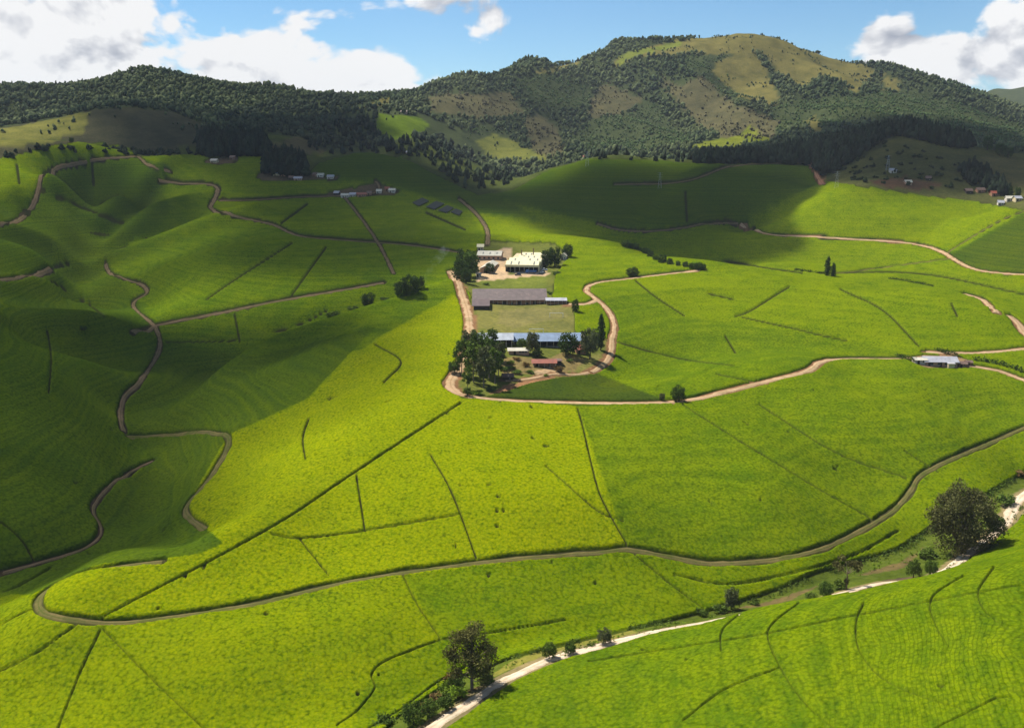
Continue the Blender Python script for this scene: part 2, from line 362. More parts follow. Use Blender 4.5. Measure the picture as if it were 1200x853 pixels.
# ------------------------------------------------------------------ survey lines: roads and paths
# (line, width in m, least half-width in the survey in px, surface)
ROADS = {
 'pale gravel road curving through the valley past the two big eucalyptus trees': ("455,890 505,853 540,830 580,803 620,783 660,768 700,758 745,746", "988,695 1010,689 1035,683", "1078,678 1110,667 1135,648 1160,628 1180,610 1188,594 1200,580 1230,565", 4.2, 'pale'),
 'wide dirt road running down from the factory and round the compound corner': ("528,318 538,336 547,362 551,385 546,408 540,430 529,443 526,452 533,460 548,465", 4.5, 'dirt'),
 'long dirt road running right from the compound corner to the tin-roofed house': ("548,465 600,470 700,473 780,472 815,468 840,462 900,447 950,434 960,425 985,421 1050,421 1078,420", 3.2, 'dirt'),
 'dirt road looping down the right side of the compound': ("825,317 780,322 740,327 705,331 688,336 686,342 700,352 712,362 719,375 721,388 716,398 717,412 708,428 692,437", 2.8, 'dirt'),
 'short dirt link from the looping road to the brown shed': ("700,352 688,357 664,357", 3.0, 'dirt'),
 'dirt track above the hedge right of the tin-roofed house': ("1085,413 1110,414 1150,414 1205,409", 2.6, 'dirt'),
 'dirt track leaving the frame below the hedge at the right edge': ("1130,428 1165,434 1185,440 1210,450", 2.6, 'dirt'),
 'dirt road crossing the upper right tea slopes': ("868,263 885,271 905,276 950,278 1000,281 1050,284 1080,288 1105,296 1125,309 1145,317 1175,321 1210,323", 2.6, 'dirt'),
 'short bare track on the knoll near the right edge': ("1130,345 1150,351 1160,357 1168,368", 3.6, 'dirt'),
 'dirt track curling out of the right edge': ("1184,371 1193,379 1199,390 1215,400", 4.2, 'dirt'),
 'brown track winding along the shaded gully floor at left': ("124,310 128,320 145,328 165,333 174,341 170,347 158,352 155,358 163,368 181,382 188,400 184,418 172,435 164,450 148,463 142,475 141,490 145,506", 2.3, 'brown'),
 'stub of brown track joining the gully track': ("182,382 155,391", 2.6, 'brown'),
 'brown track rising from the gully track towards the factory bushes': ("182,382 250,369 330,353 400,341 450,332", 3.2, 'brown'),
 'track curving down the left flank of the sunlit spur': ("150,513 200,510 240,507 268,512 268,522 250,555 225,585 216,600 228,612 240,621", 2.2, 'grassy'),
 'grassy track contouring round the nose of the sunlit spur': ("190,659 160,662 135,665 100,671 68,684 46,700 46,715 65,724 130,731 200,724 300,708 400,684 500,668 600,656 700,648 735,645 780,652 830,661 900,657 960,645 1010,622 1045,600 1068,576 1076,560 1110,541 1160,520 1215,495", 2.0, 'grassy'),
 'narrow earth path along the foot of the shaded left hill': ("-20,680 0,673 40,662 80,650 105,640 118,628 117,612 108,600 115,585 135,565 160,550 180,540", 1.1, 'brown'),
 'dirt road winding down the shaded far left slope': ("-15,268 0,265 20,259 40,240 47,215 60,200 105,189 160,184", 3.6, 'brown'),
 'short dirt road bend on the skyline of the left tea slopes': ("162,184 170,192 180,198 200,202", 3.4, 'brown'),
 'dirt road edged with dark hedge along the front of the left plateau': ("186,212 215,216 240,216 256,220 257,228 246,240 248,247 275,254 320,264 350,277 400,282 480,288 540,297", 3.6, 'brown'),
 'dirt road dropping over the plateau edge behind the factory': ("538,234 555,248 567,262 573,274 571,288", 3.6, 'brown'),
 'dirt lane linking the plateau hamlets': ("257,236 300,235 345,232 400,230 440,227 447,220 440,213", 2.6, 'brown'),
 'path running down the plateau from the hamlet': ("404,232 420,252 433,270 447,292 462,322", 2.4, 'brown'),
 'red earth road bend beside the dark pine wood': ("948,192 955,196 955,204 962,211 966,217", 4.2, 'red'),
 'pale path along the brow of the shaded right slope': ("720,217 770,216 805,213 830,205 850,197 880,193 915,192 948,192", 2.6, 'brown'),
 'path along the dark valley behind the factory ridge': ("700,263 725,270 760,272 800,268 835,262 866,262", 2.4, 'brown'),
 'dirt road entering from the left edge below the lit terraces': ("-15,331 0,329 25,326 48,321 65,315 80,311", 3.0, 'brown'),
 'pale field path down the right edge of the bright upper field': ("1110,297 1130,284 1150,272 1175,258 1205,246", 1.8, 'grassy'),
 'pale field path crossing to the two poplars': ("1118,303 1090,307 1050,312 1000,319 975,321", 1.8, 'grassy'),
 'small dirt lane looping in front of the red-roofed hut': ("690,437 675,440 655,438 640,440 615,445 590,446", 1.8, 'dirt'),
}
PATHS = """540,474 420,553 310,625 118,727;118,741 95,790 68,858;122,741 170,790 240,858;677,480 684,505 692,540 705,585 735,640;800,476 870,520 960,575 1022,610;505,535 530,580 558,655;418,560 428,625;
362,492 355,515 358,540;318,628 350,633 420,625 540,605;352,634 385,676;470,672 490,712 517,752;517,752 560,747 620,737 662,729;517,752 480,766 448,780 435,795 440,808 420,835 395,853;742,650 780,682 825,716;890,476 980,532 1062,562;
430,858 470,834 512,803 545,784;600,771 680,752 750,736 820,719 900,696 960,671 1050,645 1095,617 1170,572 1205,552;690,778 800,761 900,745 1000,725 1100,706 1205,687;937,709 906,733 900,752 920,795 945,830 978,858;800,848 850,811 916,785;
1012,709 1003,735 1010,772 1050,808 1132,837;1130,677 1092,703 1095,733 1112,762;1165,667 1146,698 1160,725 1205,757;1095,858 1205,804;868,721 846,742 845,766;790,676 850,687 920,676 1000,653 1052,625;
745,330 770,350 802,371;862,372 880,365 925,337;870,373 930,386 992,401;985,340 1035,365 1077,407;1122,372 1115,357;832,301 880,312 940,321;960,321 1080,322 1205,347;
55,387 60,420 57,462;60,330 100,355 122,371;242,352 280,326 342,286;342,347 382,291;275,369 281,401;195,402 280,399 350,381 384,364;-5,608 25,634 41,661;20,194 23,216;108,191 110,216;45,222 100,245 145,262;640,548 700,600 730,612;
500,250 545,270;360,240 330,262;830,345 860,352;1060,530 1100,555;840,440 900,452;850,395 862,415;700,395 790,420 860,430;
-5,735 35,718 50,708;-5,792 40,770 90,735;0,700 30,685 60,668;805,260 803,225;440,405 470,425 450,450"""
SHORT_PATHS = [P_(p) for p in PATHS.replace('\n', '').split(';')]

# regions of the survey without tea
TEA_TOP = P_("-400,186 0,186 30,180 60,171 100,166 150,173 165,184 235,181 310,183 358,207 372,192 420,179 470,183 500,200 560,229 600,224 640,201 690,186 760,188 830,193 900,193 955,196 965,212 1080,229 1150,238 1200,247 1700,247")
COMPOUND = P_("552,300 575,283 650,285 668,300 652,320 647,350 672,356 674,390 700,396 718,402 716,415 705,430 690,440 660,443 620,450 585,463 560,466 543,462 531,450 540,430 549,400 556,380 551,345 536,325")
VALLEY = P_("428,875 470,838 530,800 600,771 690,750 760,734 820,720 900,696 960,671 1050,646 1095,618 1170,573 1215,548 1215,572 1190,590 1160,626 1135,646 1085,676 1000,697 900,712 820,735 745,748 640,778 560,817 490,875")
HAMLETS = [P_("300,205 318,195 330,190 350,198 375,206 400,205 395,211 340,213 300,211"), P_("383,226 400,223 440,214 470,224 462,229 400,232"), P_("236,190 250,184 278,183 280,190 255,194")]
NURSERY = [P_("483,240 495,234 503,238 491,244"), P_("499,245 511,238 521,241 509,248"), P_("513,249 524,243 532,246 523,252"), P_("528,251 534,247 542,250 538,255")]
HOUSE_YARD = P_("1066,424 1080,416 1118,416 1140,424 1135,432 1085,432")

def tea_top(px): return np.interp(px, [p[0] for p in TEA_TOP], [p[1] for p in TEA_TOP])
road_pts = {}
for lab, spec in ROADS.items():
    segs = [smooth_line(P_(sl), 4) for sl in spec[:-2]]; w = spec[-2]; allp = []
    for sg in segs:
        X, Y, Z = hit(sg[:, 0], sg[:, 1]); pw = np.c_[X, Y]
        keep = [0]
        for i in range(1, len(pw)):
            if np.hypot(*(pw[i] - pw[keep[-1]])) < max(22, 0.085 * np.hypot(*pw[i])): keep.append(i)
        pw = pw[keep]
        for _ in range(3):
            if len(pw) > 4: pw[1:-1] = 0.25 * pw[:-2] + 0.5 * pw[1:-1] + 0.25 * pw[2:]
        allp.append(pw)
    line = np.vstack(allp) if 'pale gravel' in lab else allp[0]
    def out_of_frame(q): return q[0] > 1200 or q[0] < 0 or q[1] > 853
    def run_on(e, p):                                   # roads go on past the edge of the picture
        t = e - p; t = t / (np.hypot(*t) + 1e-9); return np.array([e + t * d for d in range(6, 160, 6)])
    if out_of_frame(segs[-1][-1]): line = np.vstack([line, run_on(line[-1], line[max(0, len(line) - 4)])])
    if out_of_frame(segs[0][0]): line = np.vstack([run_on(line[0], line[min(3, len(line) - 1)])[::-1], line])
    road_pts[lab] = (line, w, spec[-1])

# ------------------------------------------------------------------ tea mask on the lattice
def blur(a, k=2):
    for _ in range(k):
        b = a.copy(); b[1:-1, 1:-1] = (a[1:-1, 1:-1] * 2 + a[:-2, 1:-1] + a[2:, 1:-1] + a[1:-1, :-2] + a[1:-1, 2:]) / 6; a = b
    return a

NT = int(np.searchsorted(Drow, 1240))
tx, ty, tz = GX[:, :NT], GY[:, :NT], GZ[:, :NT]; tpx, tpy, tv = PX[:, :NT], PY[:, :NT], VIS[:, :NT]
tD = np.broadcast_to(Drow[None, :NT], tx.shape)
jit = 3.0 * (fbm(tx / 6, ty / 6, 2, 3) - 0.5)
tea = np.where(tv, tpy + jit * 0.3 > tea_top(tpx), tD < 1000)
for poly in [COMPOUND, VALLEY, HOUSE_YARD] + HAMLETS: tea &= ~(inpoly(tpx + jit, tpy + jit * 0.4, poly) & tv)
teaw = blur(tea.astype(float), 1)                     # 1 = full canopy, 0 = bare
def cut(d, half, soft):
    global teaw
    m = d < 1e8; teaw[m] = np.minimum(teaw[m], np.clip((d[m] - half[m] if isinstance(half, np.ndarray) else d[m] - half) / (soft[m] if isinstance(soft, np.ndarray) else soft) + 0.5, 0, 1))
cell = np.maximum(0.9, tD * 1.3 / FPX)
for lab, (line, w, surf) in road_pts.items():
    dl = dist_line(tx, ty, line, 14.0); marg = {'dirt': 0.9, 'pale': 1.2, 'red': 1.0, 'brown': 0.35, 'grassy': 0.15}[surf]
    cut(dl + 0.35 * jit, w / 2 + marg, cell)
for lab, spec in ROADS.items():
    for sline in spec[:-2]:
        sg = smooth_line(P_(sline), 4); dl = dist_line(tpx, tpy, sg, 8); dl[~tv] = 1e9
        cut(dl, 0.8 if spec[-1] == 'grassy' else 1.1, 1.3)
        if spec[-1] in ('brown', 'dirt') and spec[-2] > 2:        # cut bank on the uphill side
            up = sg - np.array([0, 1.6 if spec[-1] == 'brown' else 1.2]); dl = dist_line(tpx, tpy, up, 8); dl[~tv] = 1e9
            cut(dl + 0.5 * jit, 1.7 if spec[-1] == 'brown' else 1.3, 1.2)
ragged = 0.85 + 1.1 * (fbm(tx / 3.0, ty / 3.0, 2, 8) - 0.5)
before = teaw.copy()
for p in SHORT_PATHS:
    sg = smooth_line(p, 5); dl = dist_line(tpx, tpy, sg, 8); dl[~tv] = 1e9
    cut(dl, np.where(tD < 380, np.clip(0.95 * ragged, 0.75, 1.5) * np.clip((tD - 120) / 120, 0.72, 1.0), np.clip(0.95 + (tD - 600) / 600, 0.95, 1.35)), 1.15)
teaw = np.where(tD < 250, np.maximum(teaw, np.minimum(before, 0.42)), teaw)          # near paths are narrow and half grown over
# small gaps where bushes have died
gp = fbm(tx / 4.0, ty / 6.0, 3, 77); teaw = np.where((gp > 0.86) & (tD < 420), np.minimum(teaw, 0.2), teaw)
tea = teaw > 0.03

# ------------------------------------------------------------------ tea parcels
PARCELS = [  # label, survey outline, flush of young leaf, lushness of base colour
 ("dull dark green tea plot wedged between the compound and the dirt road bend", "570,468 600,456 700,441 770,473 690,478", 0.0, 0.12),
 ("yellow-flushed tea on the spur crest left of the straight diagonal path", "540,470 420,553 310,625 115,730 60,728 40,700 110,666 235,652 262,640 215,600 268,512 360,470 440,400 545,340 553,385 528,445", 0.75, 0.9),
 ("yellow-flushed tea triangle between the diagonal path and the contour track", "540,470 420,553 310,625 115,730 400,686 735,646 677,478 560,470", 0.75, 0.95),
 ("bright green tea block in the middle of the spur below the long dirt road", "677,476 735,646 860,664 960,648 1022,612 800,472", 0.30, 0.68),
 ("green tea block on the right of the spur under the tin-roofed house", "800,472 1022,612 1075,562 1215,497 1215,440 1130,432 960,424 880,450", 0.30, 0.68),
 ("smooth tea bay inside the right loop road beside the compound", "662,358 700,352 722,385 716,400 674,392", 0.35, 0.7),
 ("smooth bright tea slope right of the compound loop road", "690,333 745,328 800,372 1000,402 1050,420 960,424 880,450 780,472 700,440 722,390 700,352", 0.26, 0.66),
 ("flushed tea field between the lone bush and the curved field path", "745,328 830,318 985,340 1077,407 1000,402 870,372 800,372", 0.42, 0.74),
 ("rounded tea knoll with bare tracks near the right edge", "985,340 960,322 1215,346 1215,410 1077,414", 0.36, 0.74),
 ("lit tea slope with two poplars below the upper right road", "690,330 640,300 720,270 866,262 950,278 1080,287 1140,315 1215,323 1215,347 960,322 830,318", 0.38, 0.74),
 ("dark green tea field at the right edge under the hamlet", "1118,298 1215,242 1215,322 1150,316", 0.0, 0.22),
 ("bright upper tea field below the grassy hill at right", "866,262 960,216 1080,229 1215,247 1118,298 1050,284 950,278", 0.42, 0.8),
 ("shaded tea slope below the pine wood", "700,263 600,240 585,228 640,201 690,186 760,187 830,192 950,194 962,216 866,262 760,272", 0.05, 0.42),  # lushness lowered here, so the cloud shade is partly in the leaf colour
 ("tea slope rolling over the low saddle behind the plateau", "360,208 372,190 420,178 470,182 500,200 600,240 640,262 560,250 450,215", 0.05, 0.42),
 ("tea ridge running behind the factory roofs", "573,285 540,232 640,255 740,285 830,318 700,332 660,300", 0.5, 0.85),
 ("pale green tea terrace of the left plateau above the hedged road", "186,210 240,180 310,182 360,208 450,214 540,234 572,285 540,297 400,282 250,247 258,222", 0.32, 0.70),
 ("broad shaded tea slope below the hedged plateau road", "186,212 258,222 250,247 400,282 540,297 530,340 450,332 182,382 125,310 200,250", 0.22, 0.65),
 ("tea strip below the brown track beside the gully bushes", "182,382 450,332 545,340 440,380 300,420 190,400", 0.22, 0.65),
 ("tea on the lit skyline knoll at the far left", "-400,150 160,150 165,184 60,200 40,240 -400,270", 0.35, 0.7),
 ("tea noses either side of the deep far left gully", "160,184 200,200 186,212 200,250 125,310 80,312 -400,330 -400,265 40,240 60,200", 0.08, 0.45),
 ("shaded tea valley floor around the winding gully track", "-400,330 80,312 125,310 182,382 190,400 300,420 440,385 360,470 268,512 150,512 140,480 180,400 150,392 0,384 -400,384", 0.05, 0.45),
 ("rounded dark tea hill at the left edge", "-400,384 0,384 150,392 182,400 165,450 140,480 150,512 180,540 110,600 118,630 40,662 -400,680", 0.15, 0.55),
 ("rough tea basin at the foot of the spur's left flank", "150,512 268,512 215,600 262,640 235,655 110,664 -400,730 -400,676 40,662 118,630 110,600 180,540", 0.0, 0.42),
 ("broad tea slope at the bottom left with two forking paths", "-400,690 40,700 60,728 300,712 470,674 517,752 430,800 400,900 -400,900", 0.56, 0.80),
 ("tea slope between the contour track and the valley stream", "470,672 735,646 830,661 960,646 1070,576 1215,498 1215,556 1090,622 820,720 600,772 430,860 400,860 440,790 517,752", 0.36, 0.78),
 ("terraced tea hillside with curving rows in the bottom right corner", "380,990 560,815 745,748 900,712 1200,650 1700,640 1700,990", 0.24, 0.68),
]
pid = np.full(tx.shape, -1); flush = np.full(tx.shape, 0.3); lush = np.full(tx.shape, 0.65)
cpx, cpy = tpx, tpy
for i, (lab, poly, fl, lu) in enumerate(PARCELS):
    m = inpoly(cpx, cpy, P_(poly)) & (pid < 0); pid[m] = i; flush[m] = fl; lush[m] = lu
rest = pid < 0   # strips left over go to the nearest parcel centre in the landscape
cent = np.array([[tx[pid == i].mean(), ty[pid == i].mean()] if (pid == i).any() else [1e7, 1e7] for i in range(len(PARCELS))])
rr = np.argwhere(rest)
if len(rr):
    q = np.c_[tx[rest], ty[rest]]; best = np.zeros(len(q), int); bd = np.full(len(q), 1e18)
    for i, c in enumerate(cent):
        d2 = ((q - c) ** 2).sum(1); m = d2 < bd; bd[m] = d2[m]; best[m] = i
    pid[rest] = best; flush[rest] = np.array([p[2] for p in PARCELS])[best]; lush[rest] = np.array([p[3] for p in PARCELS])[best]
# nursery plots: shaded dark beds
bed = np.zeros(tx.shape, bool)
for p in NURSERY: bed |= inpoly(tpx, tpy, p) & tv


# canopy height above the ground
rough = ((fbm(tx / 1.3, ty / 1.3, 2, 23) - 0.5) * 0.24 + (rng.random(tx.shape) - 0.5) * 0.06) * np.clip((600 - tD) / 350, 0.25, 1)
canopy = -0.6 + teaw * (1.55 + np.where(tD > 600, 0.2, 0.0) + rough + 0.25 * (fbm(tx / 14, ty / 14, 2, 31) - 0.5))

# soften the parcel tints across their borders a little
flush_b, lush_b = blur(flush, 2), blur(lush, 2)

def mat_tea():
    M = Nodes('tea_leaf', 0.9, 0.0)
    p = M.pos(); fl = M.attr('flush'); lu = M.attr('lush'); row = M.attr('row'); near = M.attr('near')
    big = M.noise(p, 0.018, 4, 0.6); mid = M.noise(p, 0.11, 4, 0.62); fine = M.noise(p, 1.7, 3, 0.6); bush = M.voro(p, 1.0)
    ph = M.math('ADD', row, M.math('ADD', M.math('MULTIPLY', mid, 0.7), M.math('MULTIPLY', M.noise(p, 0.3, 3, 0.6), 0.35)))
    stripe = M.math('SINE', M.math('MULTIPLY', ph, 2 * math.pi / 0.34)); stripe = M.range(stripe, -1, 1)
    n = M.N.new('ShaderNodeTexNoise'); n.noise_dimensions = '1D'; n.inputs['Scale'].default_value = 0.9; n.inputs['Detail'].default_value = 3
    M.L.new(ph, n.inputs['W']); band = n.outputs[0]
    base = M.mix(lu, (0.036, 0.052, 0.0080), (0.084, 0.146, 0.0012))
    base = M.mix(M.range(big, 0.35, 0.7), M.mix(1.0, base, (0.86, 0.92, 1.0), 'MULTIPLY'), M.mix(1.0, base, (1.25, 1.12, 0.9), 'MULTIPLY'))
    base = M.mix(M.range(band, 0.35, 0.65), M.mix(1.0, base, (0.82, 0.88, 1.0), 'MULTIPLY'), M.mix(1.0, base, (1.22, 1.13, 0.8), 'MULTIPLY'))
    tuft = M.noise(p, 1.15, 3, 0.62)
    f = M.math('ADD', M.math('MULTIPLY', fl, 1.0), M.math('MULTIPLY_ADD', mid, 0.8, -0.42))
    sp_ = M.math('ADD', M.math('MULTIPLY_ADD', fine, 1.2, -0.62), M.math('MULTIPLY_ADD', tuft, 1.7, -0.87))
    f = M.math('ADD', f, M.math('MULTIPLY', sp_, M.range(fl, 0.2, 0.75, 0.35, 1.0))); f = M.range(f, 0.1, 0.95)
    base = M.mix(M.math('MULTIPLY', f, M.range(lu, 0.3, 0.7)), base, (0.200, 0.222, 0.001))
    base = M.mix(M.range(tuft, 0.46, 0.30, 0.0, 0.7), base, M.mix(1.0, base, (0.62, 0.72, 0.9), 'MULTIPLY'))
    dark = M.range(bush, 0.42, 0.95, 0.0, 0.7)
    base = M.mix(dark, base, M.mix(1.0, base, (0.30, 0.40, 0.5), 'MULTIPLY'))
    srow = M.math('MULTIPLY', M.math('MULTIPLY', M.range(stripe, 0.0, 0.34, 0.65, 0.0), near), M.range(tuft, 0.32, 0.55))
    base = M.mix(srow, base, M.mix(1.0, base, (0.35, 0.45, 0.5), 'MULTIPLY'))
    base = M.mix(M.range(M.attr('cover_'), 0.85, 0.25), base, M.mix(mid, (0.016, 0.026, 0.006), (0.034, 0.036, 0.012)))      # bare stems at the clipped edges, with the shade of the gaps painted in
    h = M.math('MULTIPLY_ADD', bush, -0.7, fine); h = M.math('ADD', h, M.math('MULTIPLY', M.math('MULTIPLY', stripe, near), 0.12))
    M.bump(h, 0.5, 0.34)
    return M.color(base)
TEA = mat_tea()
rowc = tz - 0  # rows follow the contours
# rows show on the near terraces and on some slopes
nearw = np.clip((330 - tD) / 120, 0, 1) * np.clip((fbm(tx / 40, ty / 40, 3, 55) - 0.36) * 4, 0.1, 1)
nearw *= np.clip((tpx - 880) / 200, 0.10, 1.0) * np.where(tpy > 660, 1.0, 0.5)

co_t = np.stack([tx, ty, tz + canopy], -1).reshape(-1, 3)
idx = np.arange(NA * NT).reshape(NA, NT)
quad = np.stack([idx[:-1, :-1], idx[1:, :-1], idx[1:, 1:], idx[:-1, 1:]], -1).reshape(-1, 4)
tf = tea.ravel(); qt = tf[quad].any(1)
# skip canopy nobody could see from anywhere near (steep lee sides far off stay as ground)
quad = quad[qt]; qpid = pid.ravel()[quad[:, 0]]
tea_fields = []
for i, (lab, poly, fl, lu) in enumerate(PARCELS):
    qq = quad[qpid == i]
    if len(qq) == 0: print('empty parcel', lab); continue
    u, inv = np.unique(qq, return_inverse=True)
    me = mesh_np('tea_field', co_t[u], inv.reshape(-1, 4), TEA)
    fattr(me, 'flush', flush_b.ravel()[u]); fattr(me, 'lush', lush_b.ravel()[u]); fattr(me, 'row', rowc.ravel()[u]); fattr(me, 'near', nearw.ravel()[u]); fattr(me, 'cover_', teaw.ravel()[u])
    tea_fields.append(tag(link('tea_field', me), lab, 'tea field', 'fields of clipped tea bushes', 'stuff'))

# ------------------------------------------------------------------ ground sheet
SI = np.unique(np.r_[np.arange(0, NA, 3), NA - 1]); SJ = np.unique(np.r_[np.arange(0, NT, 2), np.arange(NT - 1, ND)])
gx, gy, gz = GX[np.ix_(SI, SJ)], GY[np.ix_(SI, SJ)], GZ[np.ix_(SI, SJ)]
gpx, gpy = PX[np.ix_(SI, SJ)], PY[np.ix_(SI, SJ)]; gv = VIS[np.ix_(SI, SJ)]; gD = np.broadcast_to(Drow[SJ][None], gx.shape)
col = np.zeros(gx.shape + (3,)); col[:] = (0.030, 0.036, 0.010)          # litter and stems under the tea
wob = 12 * (fbm(gx / 26, gy / 40, 4, 41, 0.65) - 0.5); wob2 = 10 * (fbm(gx / 22, gy / 30, 4, 43, 0.65) - 0.5)
def paint(mask, c, var=0.0):
    col[mask] = c
above = np.where(gv, gpy < tea_top(gpx) + 0.6, gD > 1000)
near_y = gD < 1250
paint(above, (0.062, 0.078, 0.020))
farland = gD > 1250
paint(farland, (0.046, 0.060, 0.026))
def region(poly, c, jx=1.0, lim=None):
    m = inpoly(gpx + wob * jx, gpy + wob2 * jx * 0.7, P_(poly) if isinstance(poly, str) else poly) & gv
    if lim is not None: m &= lim
    col[m] = c; return m
OLIVE, BROWN, GREEN, DRYG = (0.135, 0.122, 0.040), (0.088, 0.083, 0.042), (0.055, 0.085, 0.026), (0.20, 0.19, 0.05)
MOUNTAIN_GRASS = [("715,76 733,62 765,53 800,46 870,36 890,38 933,48 960,62 1013,76 1027,87 1003,110 985,98 967,88 940,101 910,84 893,61 850,64 800,63 750,67 722,78", OLIVE),
 ("833,82 870,57 890,67 912,110 910,124 867,114", OLIVE), ("690,140 693,113 707,97 733,107 758,118 730,133", BROWN),
 ("500,112 560,109 600,110 615,135 560,139 505,131", BROWN), ("613,140 633,130 657,157 662,180 633,187 620,167", BROWN), ("556,168 580,156 645,188 585,190", (0.12, 0.13, 0.03)),
 ("770,92 800,100 820,87 862,123 912,143 908,162 850,168 820,147 780,105", BROWN), ("1033,86 1058,96 1050,108 1034,106", OLIVE), ("940,140 955,136 965,152 958,158", OLIVE),
 ("625,84 677,72 679,79 630,88", OLIVE), ("420,127 450,116 464,112 452,124", OLIVE), ("718,77 735,60 765,55 800,48 800,54 755,64 735,72", (0.14, 0.165, 0.03)),
 ("860,160 880,150 905,166 870,172 830,176 800,172", (0.13, 0.15, 0.02))]
for poly, c in MOUNTAIN_GRASS: region(poly, c, 1.0)
region("443,133 487,136 505,147 483,161 460,164 440,150", (0.085, 0.13, 0.012), 0.5)
GREYHILL = "-100,152 0,150 60,140 110,129 150,126 200,131 240,146 255,170 160,180 60,175 0,186 -100,186"
region(GREYHILL, (0.058, 0.058, 0.032), 0.3, gD < 1420)
region("-100,153 0,151 60,140 105,131 95,158 40,170 -100,172", (0.135, 0.135, 0.035), 0.8, gD < 1420)
region("305,180 322,166 345,160 365,166 385,181", (0.075, 0.068, 0.036), 0.2, gD < 1400)
RIGHTHILL = "963,218 985,196 1010,178 1040,158 1062,150 1100,158 1140,165 1210,178 1210,246 1150,238 1080,229"
region(RIGHTHILL, (0.075, 0.078, 0.026), 0.5, gD < 1200)
region("975,216 1010,203 1080,213 1150,228 1150,238 1080,229", (0.09, 0.095, 0.03), 1.0, gD < 1200)
region("1020,212 1060,207 1105,216 1090,222 1030,220", (0.105, 0.062, 0.036), 0.6, gD < 1200)
region("1130,195 1165,178 1210,190 1210,226 1170,210", (0.095, 0.088, 0.034), 0.6, gD < 1200)
region(VALLEY, (0.074, 0.100, 0.014), 0.6)
for q in ('620,770 700,750 760,738 720,752', '840,722 900,704 960,684 930,702', '1000,676 1060,654 1090,640 1050,668', '540,812 580,795 600,785 570,808'): region(q, (0.125, 0.095, 0.040), 1.6)
region("560,800 640,768 745,744 745,735 650,755 600,775", (0.17, 0.165, 0.035), 0.6)
region("985,698 1010,687 1040,679 1104,672 1090,688 1010,702", (0.095, 0.066, 0.045), 0.2)
region("1090,676 1150,632 1200,590 1215,600 1215,650 1100,680", (0.05, 0.075, 0.012), 0.2)
region(COMPOUND, (0.115, 0.130, 0.028), 0.15)
region("560,362 570,352 672,356 674,388 600,390 560,385", (0.16, 0.155, 0.045), 0.25)
region("585,364 660,360 668,372 600,384 580,378", (0.175, 0.160, 0.058), 0.8)
region("560,330 640,322 642,340 575,345", (0.12, 0.145, 0.028), 0.3)
region("556,306 585,292 600,290 595,322 642,318 645,322 560,330", (0.46, 0.33, 0.21), 0.2)
region("574,462 640,450 682,445 640,442 590,452", (0.28, 0.145, 0.075), 0.3)
region("580,425 600,418 640,420 660,412 690,420 672,436 640,440 590,440", (0.19, 0.145, 0.06), 0.8)
region("625,436 650,428 655,440 630,441", (0.42, 0.29, 0.17), 0.3)
region("672,436 690,418 712,412 704,428", (0.16, 0.155, 0.045), 0.4)
region(HOUSE_YARD, (0.22, 0.15, 0.08), 0.15)
for h in HAMLETS: region(h, (0.10, 0.075, 0.045), 0.1)
for p in ("60,268 90,250 110,270",): pass
# bare banks beside the roads
for lab, (line, w, surf) in road_pts.items():
    dl = dist_line(gx, gy, line, 14.0)
    c = {'dirt': (0.19, 0.105, 0.055), 'pale': (0.20, 0.16, 0.08), 'red': (0.22, 0.10, 0.055), 'brown': (0.050, 0.036, 0.024), 'grassy': (0.060, 0.058, 0.022)}[surf]
    m = (dl < w / 2 + {'dirt': 1.4, 'pale': 1.3, 'red': 1.3, 'brown': 0.6, 'grassy': 0.6}[surf]); col[m] = c
def mat_ground():
    M = Nodes('earth_and_grass', 0.95, 0.0); p = M.pos(); c = M.attr('cover', 'Color')
    a = M.noise(p, 0.045, 5, 0.65); b = M.noise(p, 0.5, 5, 0.7)
    c = M.mix(M.range(a, 0.3, 0.72), M.mix(1.0, c, (0.68, 0.72, 0.74), 'MULTIPLY'), M.mix(1.0, c, (1.30, 1.22, 1.15), 'MULTIPLY'))
    c = M.mix(M.range(b, 0.3, 0.75), M.mix(1.0, c, (0.62, 0.66, 0.66), 'MULTIPLY'), M.mix(1.0, c, (1.25, 1.20, 1.10), 'MULTIPLY'))
    M.bump(M.math('ADD', M.math('MULTIPLY', b, 0.5), M.noise(p, 0.14, 4, 0.7)), 0.6, 1.6)
    return M.color(c)
gi = np.arange(gx.size).reshape(gx.shape)
gq = np.stack([gi[:-1, :-1], gi[1:, :-1], gi[1:, 1:], gi[:-1, 1:]], -1).reshape(-1, 4)
me = mesh_np('ground', np.stack([gx, gy, gz], -1).reshape(-1, 3), gq, mat_ground())
cattr(me, 'cover', col.reshape(-1, 3))
tag(link('ground', me), 'rolling hill country of soil, grass and scrub under the tea', 'ground', None, 'structure')

